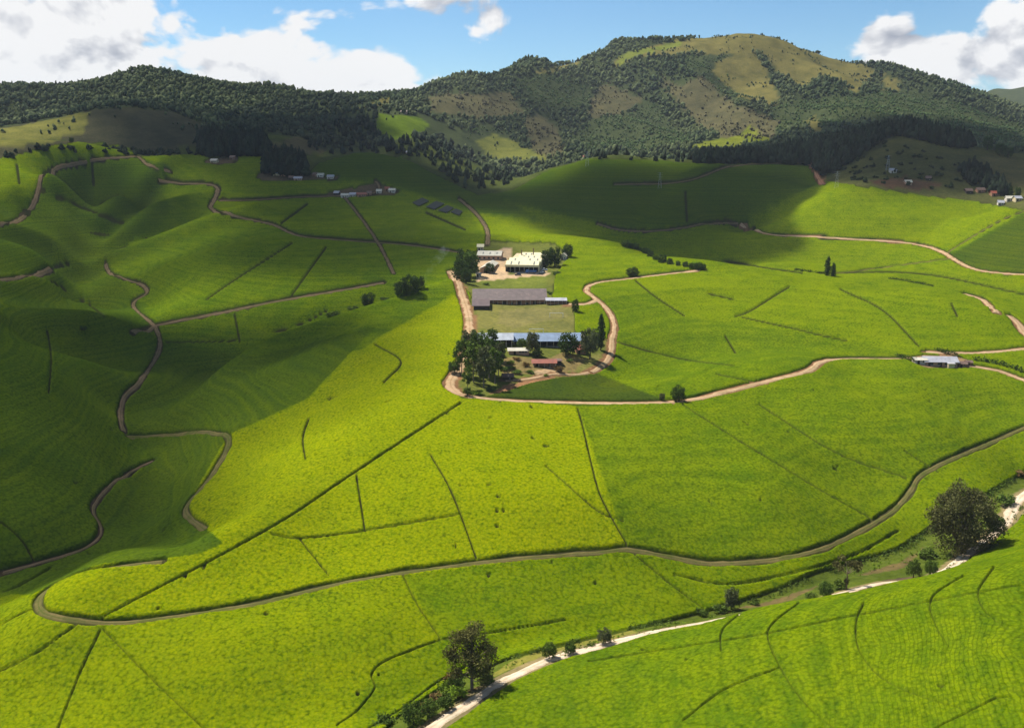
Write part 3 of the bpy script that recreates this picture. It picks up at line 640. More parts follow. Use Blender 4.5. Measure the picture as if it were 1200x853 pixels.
# ------------------------------------------------------------------ roads as ribbons
def mat_road(name, c1, c2, c3, centre=0.5, weed=0.35):
    M = Nodes(name, 0.95, 0.0); p = M.pos(); a = M.noise(p, 0.25, 5, 0.6); b = M.noise(p, 2.2, 4, 0.6); cr = M.attr('across')
    c = M.mix(M.range(a, 0.3, 0.7), c1, c2)
    edge = M.range(M.math('ADD', M.math('ABSOLUTE', cr), M.math('MULTIPLY_ADD', b, 0.8, -0.4)), 0.62, 1.0)
    c = M.mix(edge, c, c3)
    mid = M.range(M.math('ADD', M.math('ABSOLUTE', cr), M.math('MULTIPLY_ADD', M.noise(p, 0.7, 4, 0.65), 0.7, -0.35)), 0.22, 0.02)
    c = M.mix(M.math('MULTIPLY', mid, centre), c, c3)
    c = M.mix(M.math('MULTIPLY', M.range(M.noise(p, 0.11, 5, 0.7), 0.47, 0.66), weed), c, (0.062, 0.084, 0.014))
    c = M.mix(M.math('MULTIPLY', b, 0.35), c, M.mix(1.0, c, (0.6, 0.58, 0.55), 'MULTIPLY')); M.bump(b, 0.5, 0.2)
    return M.color(c)
RM_ = {'pale': mat_road('pale_gravel', (0.62, 0.52, 0.39), (0.47, 0.36, 0.25), (0.36, 0.25, 0.15)),
      'dirt': mat_road('tan_dirt', (0.48, 0.335, 0.20), (0.36, 0.24, 0.135), (0.24, 0.14, 0.07)),
      'brown': mat_road('brown_earth', (0.185, 0.130, 0.075), (0.14, 0.096, 0.055), (0.06, 0.052, 0.024)),
      'grassy': mat_road('grassy_track', (0.165, 0.130, 0.052), (0.105, 0.094, 0.034), (0.075, 0.085, 0.02), 0.9, 0.75),
      'red': mat_road('red_earth', (0.40, 0.20, 0.12), (0.31, 0.15, 0.085), (0.18, 0.085, 0.045))}
def resample(line, step):
    d = np.r_[0, np.cumsum(np.hypot(*np.diff(line, axis=0).T))]; t = np.arange(0, d[-1], step)
    return np.c_[np.interp(t, d, line[:, 0]), np.interp(t, d, line[:, 1])]
for lab, (line, w, surf) in road_pts.items():
    ln = resample(line, 1.2); D = np.hypot(ln[:, 0], ln[:, 1])
    if len(ln) < 3: print('short road', lab); continue
    tg = np.gradient(ln, axis=0); tg /= np.hypot(tg[:, 0], tg[:, 1])[:, None] + 1e-9
    for _ in range(2): tg[1:-1] = (tg[:-2] + tg[1:-1] + tg[2:]) / 3
    nr = np.c_[-tg[:, 1], tg[:, 0]]; s = np.arange(len(ln)) * 1.2
    wl = w / 2 * (0.35 + 1.3 * fbm(s / 5, s * 0 + 3, 4, 3, 0.65)); wr = w / 2 * (0.35 + 1.3 * fbm(s / 5, s * 0 + 8, 4, 13, 0.65))
    acr = np.linspace(-1, 1, 7); vs = []
    for a in acr:
        off = np.where(a < 0, wl, wr) * a; X = ln[:, 0] + nr[:, 0] * off; Y = ln[:, 1] + nr[:, 1] * off
        rut = -0.05 * np.exp(-((abs(a) - 0.5) / 0.2) ** 2)
        vs.append(np.c_[X, Y, sample(X, Y) + (0.22 if abs(a) < 0.9 else -0.15) + rut + np.clip(D - 300, 0, 800) * 0.0006])
    co = np.stack(vs, 1).reshape(-1, 3); k = len(acr); m = len(ln)
    ii = np.arange(m * k).reshape(m, k); q = np.stack([ii[:-1, :-1], ii[1:, :-1], ii[1:, 1:], ii[:-1, 1:]], -1).reshape(-1, 4)
    me = mesh_np('dirt_road', co, q, RM_[surf]); fattr(me, 'across', np.tile(acr, m))
    tag(link('path' if w < 2.0 else 'dirt_road', me), lab, 'path' if w < 2.0 else 'road', None, 'structure')

# ------------------------------------------------------------------ clouds overhead that shade the land
def mat_cloud():
    m = bpy.data.materials.new('cloud_vapour'); m.use_nodes = True; N = m.node_tree.nodes; L = m.node_tree.links
    for n_ in list(N): N.remove(n_)
    out = N.new('ShaderNodeOutputMaterial'); tr = N.new('ShaderNodeBsdfTransparent'); df = N.new('ShaderNodeBsdfDiffuse'); tl = N.new('ShaderNodeBsdfTranslucent')
    df.inputs[0].default_value = (0.9, 0.9, 0.92, 1); tl.inputs[0].default_value = (0.9, 0.9, 0.92, 1)
    mx = N.new('ShaderNodeMixShader'); mx.inputs[0].default_value = 0.25; L.new(df.outputs[0], mx.inputs[1]); L.new(tl.outputs[0], mx.inputs[2])
    at = N.new('ShaderNodeAttribute'); at.attribute_name = 'opacity'
    m2 = N.new('ShaderNodeMixShader'); L.new(at.outputs['Fac'], m2.inputs[0]); L.new(tr.outputs[0], m2.inputs[1]); L.new(mx.outputs[0], m2.inputs[2])
    L.new(m2.outputs[0], out.inputs[0]); return m
CLOUDM = mat_cloud()
# (label, survey outline of the ground it shades, densest shade, soft rim in m, height in m)
CLOUDS = [
 ("heavy grey cloud hanging over the left valley", "-150,690 0,676 60,662 150,644 205,628 210,560 225,532 275,512 335,487 405,452 455,425 474,394 452,364 390,371 300,374 190,388 150,378 60,380 -150,380", 0.92, 45, 950),
 ("broken cloud over the far left tea noses", "-150,380 0,375 160,375 175,340 165,320 200,285 240,262 240,235 205,205 160,190 100,194 60,207 0,218 -150,225", 0.92, 50, 980),
 ("thin broken cloud over the plateau hamlets", "190,345 190,290 235,262 240,235 205,205 175,185 250,178 420,178 520,205 560,250 560,285 520,305 450,316 330,328 250,342", 0.94, 50, 1020),
 ("flat grey cloud over the slope below the pine wood", "552,236 640,206 700,193 790,193 880,195 955,201 955,218 908,250 912,274 872,289 826,301 765,300 700,284 610,266", 0.985, 24, 980),
 ("small cloud over the low saddle behind the plateau", "362,202 420,176 480,180 560,226 604,240 560,252 500,224 450,213", 0.95, 24, 1000),
 ("cloud over the hilltop pine wood", "810,190 900,165 1000,140 1140,145 1230,185 1230,225 1150,222 1060,217 965,212 950,198 830,198", 0.96, 40, 1060),
 ("cloud over the dun hill and the dark woods at left", "90,128 200,125 330,135 420,128 455,150 470,182 420,177 300,184 160,184 100,165 120,145", 0.95, 50, 1100),
 ("long thin cloud over the wooded left range", "-120,88 180,78 430,98 470,125 330,128 200,122 60,132 -120,145", 0.45, 120, 1300),
 ("small cloud over the mountain's dark flank", "560,100 650,90 700,105 690,150 650,175 600,150", 0.45, 90, 1350),
 ("small cloud over the mountain's right shoulder", "1010,78 1100,98 1200,140 1215,165 1150,140 1090,118 1040,100", 0.5, 90, 1300),
]
for lab, poly, op, rim, h in CLOUDS:
    pl = smooth_line(P_(poly) + [P_(poly)[0]], 25)[:-1]
    X, Y, Z = hit(pl[:, 0], pl[:, 1])
    if rim < 100:
        pass
    t = (h - Z) / SUN[2]; pol = np.c_[X + SUN[0] * t, Y + SUN[1] * t]
    lo, hi = pol.min(0) - 2 * rim, pol.max(0) + 2 * rim; st = max(10.0, (hi - lo).max() / 120)
    ax = np.arange(lo[0], hi[0], st); ay = np.arange(lo[1], hi[1], st); QX, QY = np.meshgrid(ax, ay, indexing='ij')
    sd_ = dist_line(QX, QY, [tuple(p) for p in pol] + [tuple(pol[0])]); sd_ = np.where(inpoly(QX, QY, pol), sd_, -sd_)
    nz = fbm(QX / 90, QY / 90, 4, 61); nz2 = fbm(QX / 200, QY / 130, 3, 67)
    a = np.clip((sd_ + (nz - 0.5) * rim * 1.6) / rim * 0.5 + 0.5, 0, 1); a = a * a * (3 - 2 * a) * op * (np.clip(0.75 + 0.5 * nz2, 0, 1.02) if op > 0.93 else np.clip(-0.05 + 2.0 * nz2, 0.35, 1.05))
    a = np.clip(a, 0, 0.97)
    surf_a = 1 - np.sqrt(1 - a)
    top = h + 60 * a * (0.5 + 1.2 * fbm(QX / 60, QY / 60, 4, 71)); bot = h - 10 * a * nz
    ok = a > 0.012; i0 = np.arange(QX.size).reshape(QX.shape)
    q = np.stack([i0[:-1, :-1], i0[1:, :-1], i0[1:, 1:], i0[:-1, 1:]], -1).reshape(-1, 4); q = q[ok.ravel()[q].any(1)]
    u, inv = np.unique(q, return_inverse=True); inv = inv.reshape(-1, 4); nu = len(u)
    ct = np.c_[QX.ravel()[u], QY.ravel()[u], top.ravel()[u]]; cb = np.c_[QX.ravel()[u], QY.ravel()[u], bot.ravel()[u] - 1.0]
    me = mesh_np('cloud', np.r_[ct, cb], np.r_[inv, inv[:, ::-1] + nu], CLOUDM)
    fattr(me, 'opacity', np.r_[surf_a.ravel()[u], surf_a.ravel()[u]])
    tag(link('cloud', me), lab, 'cloud', 'clouds drifting above the hills')

# ------------------------------------------------------------------ trees
def leaf_mat(name, c, var=0.35, trans=0.15):
    M = Nodes(name, 0.85, 0.04); t = M.attr('tint'); p = M.pos()
    lo = tuple(x * (1 - var) for x in c); hi = tuple(x * (1 + var) for x in c)
    c_ = M.mix(t, lo, hi)
    oi = M.N.new('ShaderNodeObjectInfo').outputs['Random']
    c_ = M.mix(M.math('MULTIPLY', oi, 0.5), c_, M.mix(1.0, c_, (1.25, 1.1, 0.8), 'MULTIPLY'))
    M.color(c_)
    tl = M.N.new('ShaderNodeBsdfTranslucent'); M.L.new(c_, tl.inputs[0])
    mx = M.N.new('ShaderNodeMixShader'); mx.inputs[0].default_value = trans
    M.L.new(M.b.outputs[0], mx.inputs[1]); M.L.new(tl.outputs[0], mx.inputs[2]); M.L.new(mx.outputs[0], M.out.inputs[0])
    return M.m
def bark_mat(name, c):
    M = Nodes(name, 0.95, 0.05); p = M.pos(); a = M.noise(p, 6, 4, 0.6)
    return M.color(M.mix(M.range(a, 0.3, 0.7), tuple(x * 0.6 for x in c), tuple(x * 1.3 for x in c)))
BARK = bark_mat('pale_bark', (0.20, 0.16, 0.12)); BARKD = bark_mat('dark_bark', (0.06, 0.045, 0.03))
LEAF = {'euc': leaf_mat('eucalyptus_leaf', (0.092, 0.092, 0.030), 0.55), 'dark': leaf_mat('dark_leaf', (0.040, 0.070, 0.014), 0.5),
        'mid': leaf_mat('green_leaf', (0.075, 0.120, 0.020), 0.5), 'grey': leaf_mat('grey_leaf', (0.100, 0.115, 0.050), 0.5),
        'lime': leaf_mat('young_leaf', (0.12, 0.19, 0.016), 0.45), 'brown': leaf_mat('brown_leaf', (0.14, 0.095, 0.036), 0.5)}
def leaves(lobes, n_, size, r, flat=0.0):
    """leaf sprays spread through a crown made of ellipsoid lobes (centre, radii); returns verts, quads, tint"""
    lobes = [(np.array(c, float), np.array(q, float)) for c, q in lobes]
    vol = np.array([np.prod(q) ** (2 / 3) for c, q in lobes]); vol /= vol.sum()
    k = r.choice(len(lobes), n_, p=vol); cs = np.array([lobes[i][0] for i in k]); rs = np.array([lobes[i][1] for i in k])
    d = r.normal(size=(n_, 3)); d /= np.linalg.norm(d, axis=1)[:, None]; rad = r.random(n_) ** 0.45
    p = cs + d * rs * rad[:, None] * (0.86 + 0.28 * r.random((n_, 1)))
    u = r.normal(size=(n_, 3)); u[:, 2] *= (1 - flat); u /= np.linalg.norm(u, axis=1)[:, None]
    v = np.cross(u, r.normal(size=(n_, 3))); v /= np.linalg.norm(v, axis=1)[:, None] + 1e-9
    s = size * (0.55 + 0.9 * r.random((n_, 1))); u = u * s; v = v * s * 0.62
    co = np.stack([p - u, p + v * 0.9 + u * 0.1, p + u, p - v], 1).reshape(-1, 3)
    lob = r.random(len(lobes))[k]
    return co, np.arange(n_ * 4).reshape(-1, 4), np.repeat(np.clip(0.55 * r.random(n_) + 0.45 * lob, 0, 1), 4)
def tube(pts, rads, sides=6):
    pts = np.array(pts, float); m = len(pts); vs = []
    for i in range(m):
        t = pts[min(i + 1, m - 1)] - pts[max(i - 1, 0)]; t /= np.linalg.norm(t) + 1e-9
        a = np.cross(t, (0.31, 0.92, 0.2)); a /= np.linalg.norm(a); b = np.cross(t, a)
        for k in range(sides):
            an = 2 * math.pi * k / sides; vs.append(pts[i] + rads[i] * (a * math.cos(an) + b * math.sin(an)))
    f = [[i * sides + k, i * sides + (k + 1) % sides, (i + 1) * sides + (k + 1) % sides, (i + 1) * sides + k] for i in range(m - 1) for k in range(sides)]
    return np.array(vs), np.array(f)
def join(parts):
    co, fs, o = [], [], 0
    for c, f in parts: co.append(c); fs.append(f + o); o += len(c)
    return np.vstack(co), np.vstack(fs)
def make_tree_mesh(kind, seed):
    """one tree one metre tall: trunk with limbs, crown of leaf sprays"""
    r = np.random.default_rng(seed); limbs = []; lobes = []
    def limb(a, b, r0, r1, bend=0.03):
        a = np.array(a, float); b = np.array(b, float); mid = (a + b) / 2 + r.normal(size=3) * bend
        limbs.append(tube([a, mid, b], [r0, (r0 + r1) / 2, r1], 5))
    if kind == 'euc_spire':        # tall eucalyptus: narrow top, ragged shoulders
        limb((0, 0, -0.02), (0.01, 0, 0.5), 0.026, 0.018, 0.01); limb((0.01, 0, 0.5), (0.0, 0, 0.9), 0.018, 0.006, 0.02)
        for z, rr, m in ((0.34, 0.22, 5), (0.50, 0.30, 7), (0.64, 0.27, 7), (0.77, 0.19, 5), (0.89, 0.10, 3)):
            for k in range(m):
                a = 2 * math.pi * (k + r.random() * 0.7) / m; q = rr * (0.72 + 0.5 * r.random()); e = (q * math.cos(a), q * math.sin(a), z + 0.07 * r.normal())
                limb((0, 0, z - 0.16), e, 0.009, 0.003); sz = 0.075 + 0.04 * r.random(); lobes.append((e, (sz * 1.1, sz * 1.1, sz)))
            lobes.append(((0, 0, z), (rr * 0.55, rr * 0.55, 0.09)))
        nl, sz, lf = 8600, 0.0145, 'euc'
    elif kind == 'euc_dome':       # broad heavy crown almost to the ground
        for k in range(4):
            a = k * 1.6; limb((0, 0, -0.02), (0.2 * math.cos(a), 0.2 * math.sin(a), 0.5), 0.03, 0.012)
        for z, rr, m in ((0.22, 0.36, 8), (0.40, 0.46, 11), (0.58, 0.44, 11), (0.74, 0.33, 9), (0.88, 0.18, 5)):
            for k in range(m):
                a = 2 * math.pi * (k + r.random() * 0.8) / m; q = rr * (0.72 + 0.26 * r.random()); e = (q * math.cos(a), q * math.sin(a), z + 0.06 * r.normal())
                limb((0, 0, max(0.05, z - 0.25)), e, 0.009, 0.003); s_ = 0.105 + 0.05 * r.random(); lobes.append((e, (s_, s_, s_ * 0.85)))
            lobes.append(((0, 0, z), (rr * 0.62, rr * 0.62, 0.11)))
        nl, sz, lf = 17000, 0.0145, 'euc'
    elif kind == 'open':           # thin tree with a few separate tufts on a bare stem
        limb((0, 0, -0.02), (0.03, 0, 0.55), 0.022, 0.012)
        for k in range(7):
            a = k * 0.95 + r.random() * 0.5; q = 0.22 + 0.14 * r.random(); e = (q * math.cos(a), q * math.sin(a), 0.62 + 0.3 * r.random()); limb((0.03, 0, 0.45), e, 0.010, 0.004); lobes.append((e, (0.13, 0.13, 0.10)))
        lobes.append(((0.02, 0, 0.25), (0.08, 0.08, 0.10))); nl, sz, lf = 1300, 0.026, 'euc'
    elif kind in ('tall', 'tall_grey'):   # plantation eucalyptus, bare lower trunk
        limb((0, 0, -0.02), (0, 0, 0.85), 0.016, 0.005, 0.01)
        for k in range(15):
            z = 0.36 + 0.58 * (k / 14); q = 0.17 * (1 - abs(z - 0.6) * 1.3) * (0.6 + 0.7 * r.random()); a = k * 2.4; e = (q * math.cos(a), q * math.sin(a), z)
            limb((0, 0, z - 0.08), e, 0.005, 0.002, 0.01); s_ = 0.07 + 0.04 * r.random(); lobes.append((e, (s_, s_, s_)))
        nl, sz, lf = 1100, 0.030, 'mid' if kind == 'tall' else 'grey'
    elif kind in ('round', 'round_dark', 'round_grey'):
        limb((0, 0, -0.03), (0, 0, 0.5), 0.035, 0.015)
        for k in range(22):
            a = k * 2.4; z0 = 0.14 if kind == 'round_dark' else 0.27; z = z0 + (0.88 - z0) * (k + r.random()) / 22; q = 0.34 * math.sqrt(max(0.05, 1 - ((z - 0.48) / 0.54) ** 2)) * (0.7 + 0.4 * r.random()); e = (q * math.cos(a), q * math.sin(a), z)
            limb((0, 0, 0.3), e, 0.012, 0.004); s_ = 0.13 + 0.05 * r.random(); lobes.append((e, (s_, s_, s_ * 0.85)))
        nl, sz, lf = 1700, 0.040, {'round': 'mid', 'round_dark': 'dark', 'round_grey': 'grey'}[kind]
    elif kind == 'poplar':         # cypress-like column
        limb((0, 0, -0.02), (0, 0, 0.9), 0.018, 0.004, 0.005)
        for k in range(16):
            z = 0.12 + 0.84 * k / 15; q = 0.115 * (1 - ((z - 0.45) / 0.62) ** 2); lobes.append(((r.normal() * 0.015, r.normal() * 0.015, z), (max(0.03, q), max(0.03, q), 0.08)))
        nl, sz, lf = 1000, 0.028, 'dark'
    elif kind in ('shrub', 'shrub_lime', 'shrub_brown'):
        for k in range(4): limb((0, 0, -0.05), (0.25 * math.cos(k * 1.6), 0.25 * math.sin(k * 1.6), 0.5), 0.03, 0.01)
        for k in range(11):
            a = k * 2.4; q = 0.42 * r.random() ** 0.5; lobes.append(((q * math.cos(a), q * math.sin(a), 0.25 + 0.55 * r.random() * (1 - q)), (0.24, 0.24, 0.2)))
        nl, sz, lf = 420, 0.075, {'shrub': 'mid', 'shrub_lime': 'lime', 'shrub_brown': 'brown'}[kind]
    elif kind == 'umbrella':
        limb((0, 0, -0.02), (0, 0, 0.65), 0.04, 0.02)
        for k in range(9): a = k * 2.4; q = 0.38 * r.random() ** 0.5; lobes.append(((q * math.cos(a), q * math.sin(a), 0.75), (0.2, 0.2, 0.14)))
        nl, sz, lf = 400, 0.06, 'dark'
    co, f = join(limbs); tm = mesh_np('trunk', co, f, BARK if kind.startswith(('euc', 'open', 'tall')) else BARKD)
    co, f, ti = leaves(lobes, nl, sz, r); cm = mesh_np('crown', co, f, LEAF[lf], smooth=False); fattr(cm, 'tint', ti)
    return tm, cm
_proto = {}
def tree(kind, px, py, hpx, label, group=None, wide=1.0, cat='tree', name='tree', variant=0, lean=0.0, hm=None):
    key = (kind, variant)
    if key not in _proto: _proto[key] = make_tree_mesh(kind, 100 + 17 * len(_proto) + variant)
    X, Y, Z = (float(v[0]) for v in hit(px, py)); s = math.hypot(math.hypot(X, Y), Z - CAM_Z) / FPX
    h = hm or hpx * s * 1.04
    root = link(name, None, None, (X, Y, Z - 0.15), random.uniform(0, 6.28)); root.scale = (h * wide, h * wide, h)
    root.rotation_euler[0] = lean
    tm, cm = _proto[key]; link('trunk' if cat == 'tree' else 'stem', tm, root); link('crown' if cat == 'tree' else 'foliage', cm, root)
    return tag(root, label, cat, group)

# the two great eucalyptus by the pale road
tree('euc_spire', 553, 808, 74, 'tall ragged eucalyptus with a pointed crown beside the pale gravel road', wide=1.05, name='eucalyptus_tree')
tree('euc_dome', 1126, 648, 72, 'huge dark dome-shaped eucalyptus shading the pale gravel road at right', wide=1.0, name='eucalyptus_tree')
tree('open', 992, 690, 39, 'thin open-crowned tree on a bare stem right of the valley stream', wide=0.95)
ROADSIDE = [('shrub', 450, 850, 16, 1.3, 'bushy shrub at the very bottom left of the pale road'), ('round', 485, 849, 27, 1.0, 'young roadside tree nearest the bottom edge'),
 ('round', 504, 840, 21, 1.0, 'second young roadside tree up from the bottom edge'), ('round', 522, 832, 20, 1.0, 'third young roadside tree up from the bottom edge'),
 ('shrub_lime', 538, 818, 17, 1.2, 'lime green bush at the left foot of the ragged eucalyptus'), ('shrub_lime', 524, 812, 13, 1.3, 'pale bush behind the third roadside tree'),
 ('shrub', 534, 805, 17, 1.3, 'dark bush touching the ragged eucalyptus on its left'), ('shrub_brown', 511, 822, 12, 1.4, 'reddish scrub between the young roadside trees'), ('shrub_brown', 494, 834, 10, 1.5, 'rusty low scrub behind the bottom roadside trees'),
 ('shrub', 572, 800, 10, 1.6, 'low bush under the right side of the ragged eucalyptus'), ('shrub_brown', 526, 797, 9, 1.5, 'brown dead scrub on the stream bank left of the ragged eucalyptus'),
 ('round', 644, 772, 20, 0.9, 'small tree with a pale stem on the verge right of the ragged eucalyptus'), ('round', 668, 767, 16, 1.0, 'small round tree on the verge mid-way along the pale road'),
 ('shrub', 693, 757, 7, 1.2, 'tiny bush left of the last verge tree'), ('round_grey', 708, 755, 20, 0.9, 'last small tree on the verge before the road goes behind the hill'),
 ('round_grey', 857, 714, 26, 0.75, 'slim tree standing on the stream bank in mid valley'), ('shrub', 844, 717, 13, 1.3, 'bush at the left foot of the slim stream-bank tree'), ('shrub', 822, 720, 10, 1.3, 'bush where the straight field path meets the stream'),
 ('shrub', 884, 708, 8, 1.2, 'little bush right of the slim stream-bank tree'), ('shrub', 950, 702, 10, 1.2, 'round bush left of the thin open-crowned tree'), ('round', 967, 701, 19, 0.9, 'leafy small tree just left of the thin open-crowned tree'),
 ('shrub', 983, 690, 12, 1.1, 'bush under the thin open-crowned tree'), ('round', 1070, 677, 20, 0.85, 'left of two small trees on the grass before the dome eucalyptus'), ('round', 1090, 675, 18, 0.85, 'right of two small trees on the grass before the dome eucalyptus'),
 ('shrub', 1088, 652, 10, 2.2, 'low dark bush at the left foot of the dome eucalyptus'), ('shrub', 1167, 612, 11, 1.2, 'bush on the road verge right of the dome eucalyptus'), ('shrub', 1180, 592, 14, 1.2, 'leafy bush above the gravel road near the right edge'),
 ('shrub', 1162, 622, 9, 1.4, 'low bush between the dome eucalyptus and the road'), ('shrub_brown', 1192, 556, 6, 2.5, 'brown scrub on the stream bank at the right edge')]
for i, (k, x, y, h, w, lab) in enumerate(ROADSIDE):
    tree(k, x, y, h, lab, 'trees and bushes along the valley road', w, 'tree' if k.startswith('round') else 'bush', 'tree' if k.startswith('round') else 'shrub', variant=i % 3)
# compound
GROVE = [(541, 440, 46, 'tall'), (549, 432, 48, 'tall_grey'), (555, 448, 50, 'tall'), (562, 438, 52, 'tall'), (567, 454, 52, 'tall_grey'), (573, 443, 50, 'tall'), (580, 450, 46, 'tall'), (584, 440, 42, 'tall_grey'), (576, 420, 38, 'tall'), (556, 420, 36, 'tall'), (548, 457, 30, 'tall'), (586, 428, 30, 'tall')]
for i, (x, y, h, k) in enumerate(GROVE): tree(k, x, y, h * 0.92, 'eucalyptus in the dense grove at the road bend below the blue roof', 'grove at the compound corner', 1.0, variant=i % 4, name='eucalyptus_tree')
YARD = [('round', 532, 438, 15, 1.2, 'small tree on the outer side of the road bend by the grove', 'tree'), ('round', 612, 409, 13, 1.05, 'small round green tree against the left of the blue roof', 'tree'), ('round_grey', 624, 416, 28, 0.62, 'grey-green tree in front of the middle of the blue roof', 'tree'),
 ('shrub', 630, 418, 11, 1.3, 'dark bush under the grey-green tree by the blue roof', 'bush'), ('round_dark', 666, 416, 27, 0.95, 'broad dark tree in front of the right end of the blue roof', 'tree'), ('round_grey', 691, 421, 37, 0.66, 'tall grey-green tree beside the column cypress', 'tree'),
 ('poplar', 704, 410, 42, 1.0, 'dark column-shaped cypress inside the loop road', 'tree'), ('round_dark', 674, 367, 17, 0.55, 'narrow dark tree at the right end of the brown shed', 'tree'), ('shrub', 606, 438, 6, 2.0, 'hedge bush left of the red-roofed hut', 'bush'),
 ('shrub', 592, 434, 5, 2.6, 'low dark hedge below the garden left of the red-roofed hut', 'bush'), ('shrub_brown', 616, 429, 6, 1.6, 'dry grey bush beside the red-roofed hut', 'bush'), ('shrub', 600, 432, 4, 2.4, 'low garden bush in the middle of the garden beds', 'bush'), ('shrub_brown', 655, 436, 9, 1.2, 'brown thicket at the right of the red-roofed hut', 'bush'),
 ('shrub', 577, 458, 8, 1.6, 'bush at the right foot of the grove', 'bush'), ('shrub_lime', 560, 462, 7, 1.6, 'pale bush at the bend below the grove', 'bush'), ('shrub', 548, 464, 12, 0.9, 'dark bush on the bend at the left foot of the grove', 'bush'),
 ('shrub_lime', 598, 426, 5, 1.8, 'pale green bush in the upper garden below the white-roofed outbuilding', 'bush'), ('shrub_brown', 606, 422, 5, 1.8, 'rusty bush beside the upper garden bed', 'bush'), ('shrub', 588, 418, 7, 1.4, 'bush between the grove and the white-roofed outbuilding', 'bush'), ('shrub', 668, 424, 5, 1.6, 'low bush on the lawn right of the red-brown hut', 'bush'), ('shrub_lime', 640, 441, 4, 1.4, 'tiny bush in the lane fork below the red-brown hut', 'bush'), ('shrub', 621, 437, 4, 2.6, 'clipped hedge bush along the lane left of the lane fork', 'bush'), ('shrub', 652, 322, 6, 1.4, 'bush on the bank right of the parked white cars', 'bush'), ('shrub', 644, 345, 5, 1.4, 'bush at the upper right corner of the brown shed', 'bush'),
 ('round_dark', 545, 318, 26, 0.85, 'rear tree of the dark clump left of the factory yard', 'tree'), ('round_dark', 541, 330, 27, 0.85, 'front left tree of the dark clump left of the factory yard', 'tree'), ('round', 551, 325, 30, 0.8, 'lighter middle tree of the clump left of the factory yard', 'tree'), ('round_dark', 546, 332, 18, 0.9, 'lowest tree of the dark clump left of the factory yard', 'tree'),
 ('round_dark', 574, 320, 12, 1.05, 'small round tree before the white shed roofs', 'tree'), ('round_dark', 641, 313, 21, 0.75, 'left tree of the pair against the factory right wall', 'tree'), ('round_dark', 650, 312, 22, 0.85, 'right tree of the pair against the factory right wall', 'tree'), ('round_dark', 665, 303, 17, 0.8, 'tree behind the little white-roofed shed right of the factory', 'tree'),
 ('shrub', 570, 334, 4, 2.0, 'small dark bush on the grass below the factory yard', 'bush'), ('round_dark', 481, 346, 24, 0.95, 'big dark bush crown in the gully left of the factory road', 'tree'), ('round_dark', 470, 349, 20, 0.9, 'left half of the big dark gully clump', 'tree'), ('round_dark', 490, 341, 18, 0.9, 'right end tree of the dark gully clump', 'tree'), ('round_dark', 432, 358, 15, 1.2, 'round dark tree further down the gully', 'tree'),
 ('shrub', 414, 363, 6, 2.4, 'low scrub left of the round gully tree', 'bush'), ('shrub', 452, 353, 7, 1.8, 'scrub between the two gully clumps', 'bush'), ('shrub', 392, 371, 7, 2.4, 'long low scrub at the left end of the gully hedge', 'bush'),
 ('round_dark', 741, 324, 11, 1.5, 'lone wide bush on the track right of the factory', 'tree'), ('round_dark', 795, 471, 19, 0.95, 'dark tree beside the long dirt road right of the plot', 'tree'), ('round_grey', 776, 470, 10, 0.8, 'slight grey sapling left of the dark roadside tree', 'tree'),
 ('poplar', 969, 325, 23, 1.3, 'taller of two poplars by the hedge on the right slope', 'tree'), ('poplar', 976, 326, 17, 1.5, 'shorter of two poplars by the hedge on the right slope', 'tree'), ('round_dark', 98, 387, 5, 1.8, 'dark bush on the brow of the left hill', 'tree'),
 ('round_dark', 84, 167, 5, 1.1, 'lone bush on the bright far left skyline knoll', 'tree'), ('umbrella', 656, 77, 9, 1.15, 'lone umbrella-shaped tree on the mountain skyline', 'tree'), ('round_dark', 1157, 176, 14, 0.8, 'round dark tree on the brow right of the pine wood', 'tree'), ('round_dark', 1171, 182, 12, 0.9, 'dark tree group middle on the right brow', 'tree'), ('round_dark', 1181, 185, 11, 0.9, 'last dark tree on the right brow', 'tree'),
 ('round_dark', 1192, 232, 11, 0.6, 'slim dark tree beside the hamlet at the right edge', 'tree'), ('poplar', 1184, 231, 10, 1.6, 'column tree beside the hamlet at the right edge', 'tree')]
for i, (k, x, y, h, w, lab, cat) in enumerate(YARD): tree(k, x, y, h, lab, None, w, cat, 'tree' if cat == 'tree' else 'shrub', variant=i % 3)
# hedges and rows
hr = smooth_line(P_("733,291 745,294 757,299 768,306 785,311 803,314 815,316 824,318"), 6.2)
for i, (x, y) in enumerate(hr):
    tree('round_dark' if i % 3 else 'round', x, y, random.uniform(7, 11), 'small round tree in the row along the ridge track right of the factory', 'tree row on the ridge track', random.uniform(0.9, 1.2), variant=i % 3)
def hedge(line, h, w, label):
    sg = smooth_line(P_(line), 3); X, Y, Z = hit(sg[:, 0], sg[:, 1]); ln = resample(np.c_[X, Y], 1.2); lob = []
    for i, (x, y) in enumerate(ln): lob.append(((x, y, float(sample(np.array([x]), np.array([y]))[0]) + h * 0.5), (w * random.uniform(.8, 1.2), w * random.uniform(.8, 1.2), h * random.uniform(.45, .65))))
    r = np.random.default_rng(5); co, f, ti = leaves(lob, len(ln) * 26, 0.42, r)
    o0 = np.array([ln[0][0], ln[0][1], 0]); me = mesh_np('hedge', co - o0, f, LEAF['dark'], smooth=False); fattr(me, 'tint', ti)
    tag(link('hedge', me, None, tuple(o0)), label, 'hedge')
hedge("933,318 950,321 966,323", 2.4, 1.6, 'dark clipped hedge left of the two poplars')
hedge("1043,329 1058,331 1073,334", 2.6, 1.8, 'dark hedge strip alone on the right tea slope, left piece')
hedge("1075,334 1084,336 1094,338", 2.6, 1.8, 'dark hedge strip alone on the right tea slope, right piece')
hedge("1052,420 1062,423 1074,426", 2.6, 1.8, 'dark hedge on the left of the tin-roofed house')
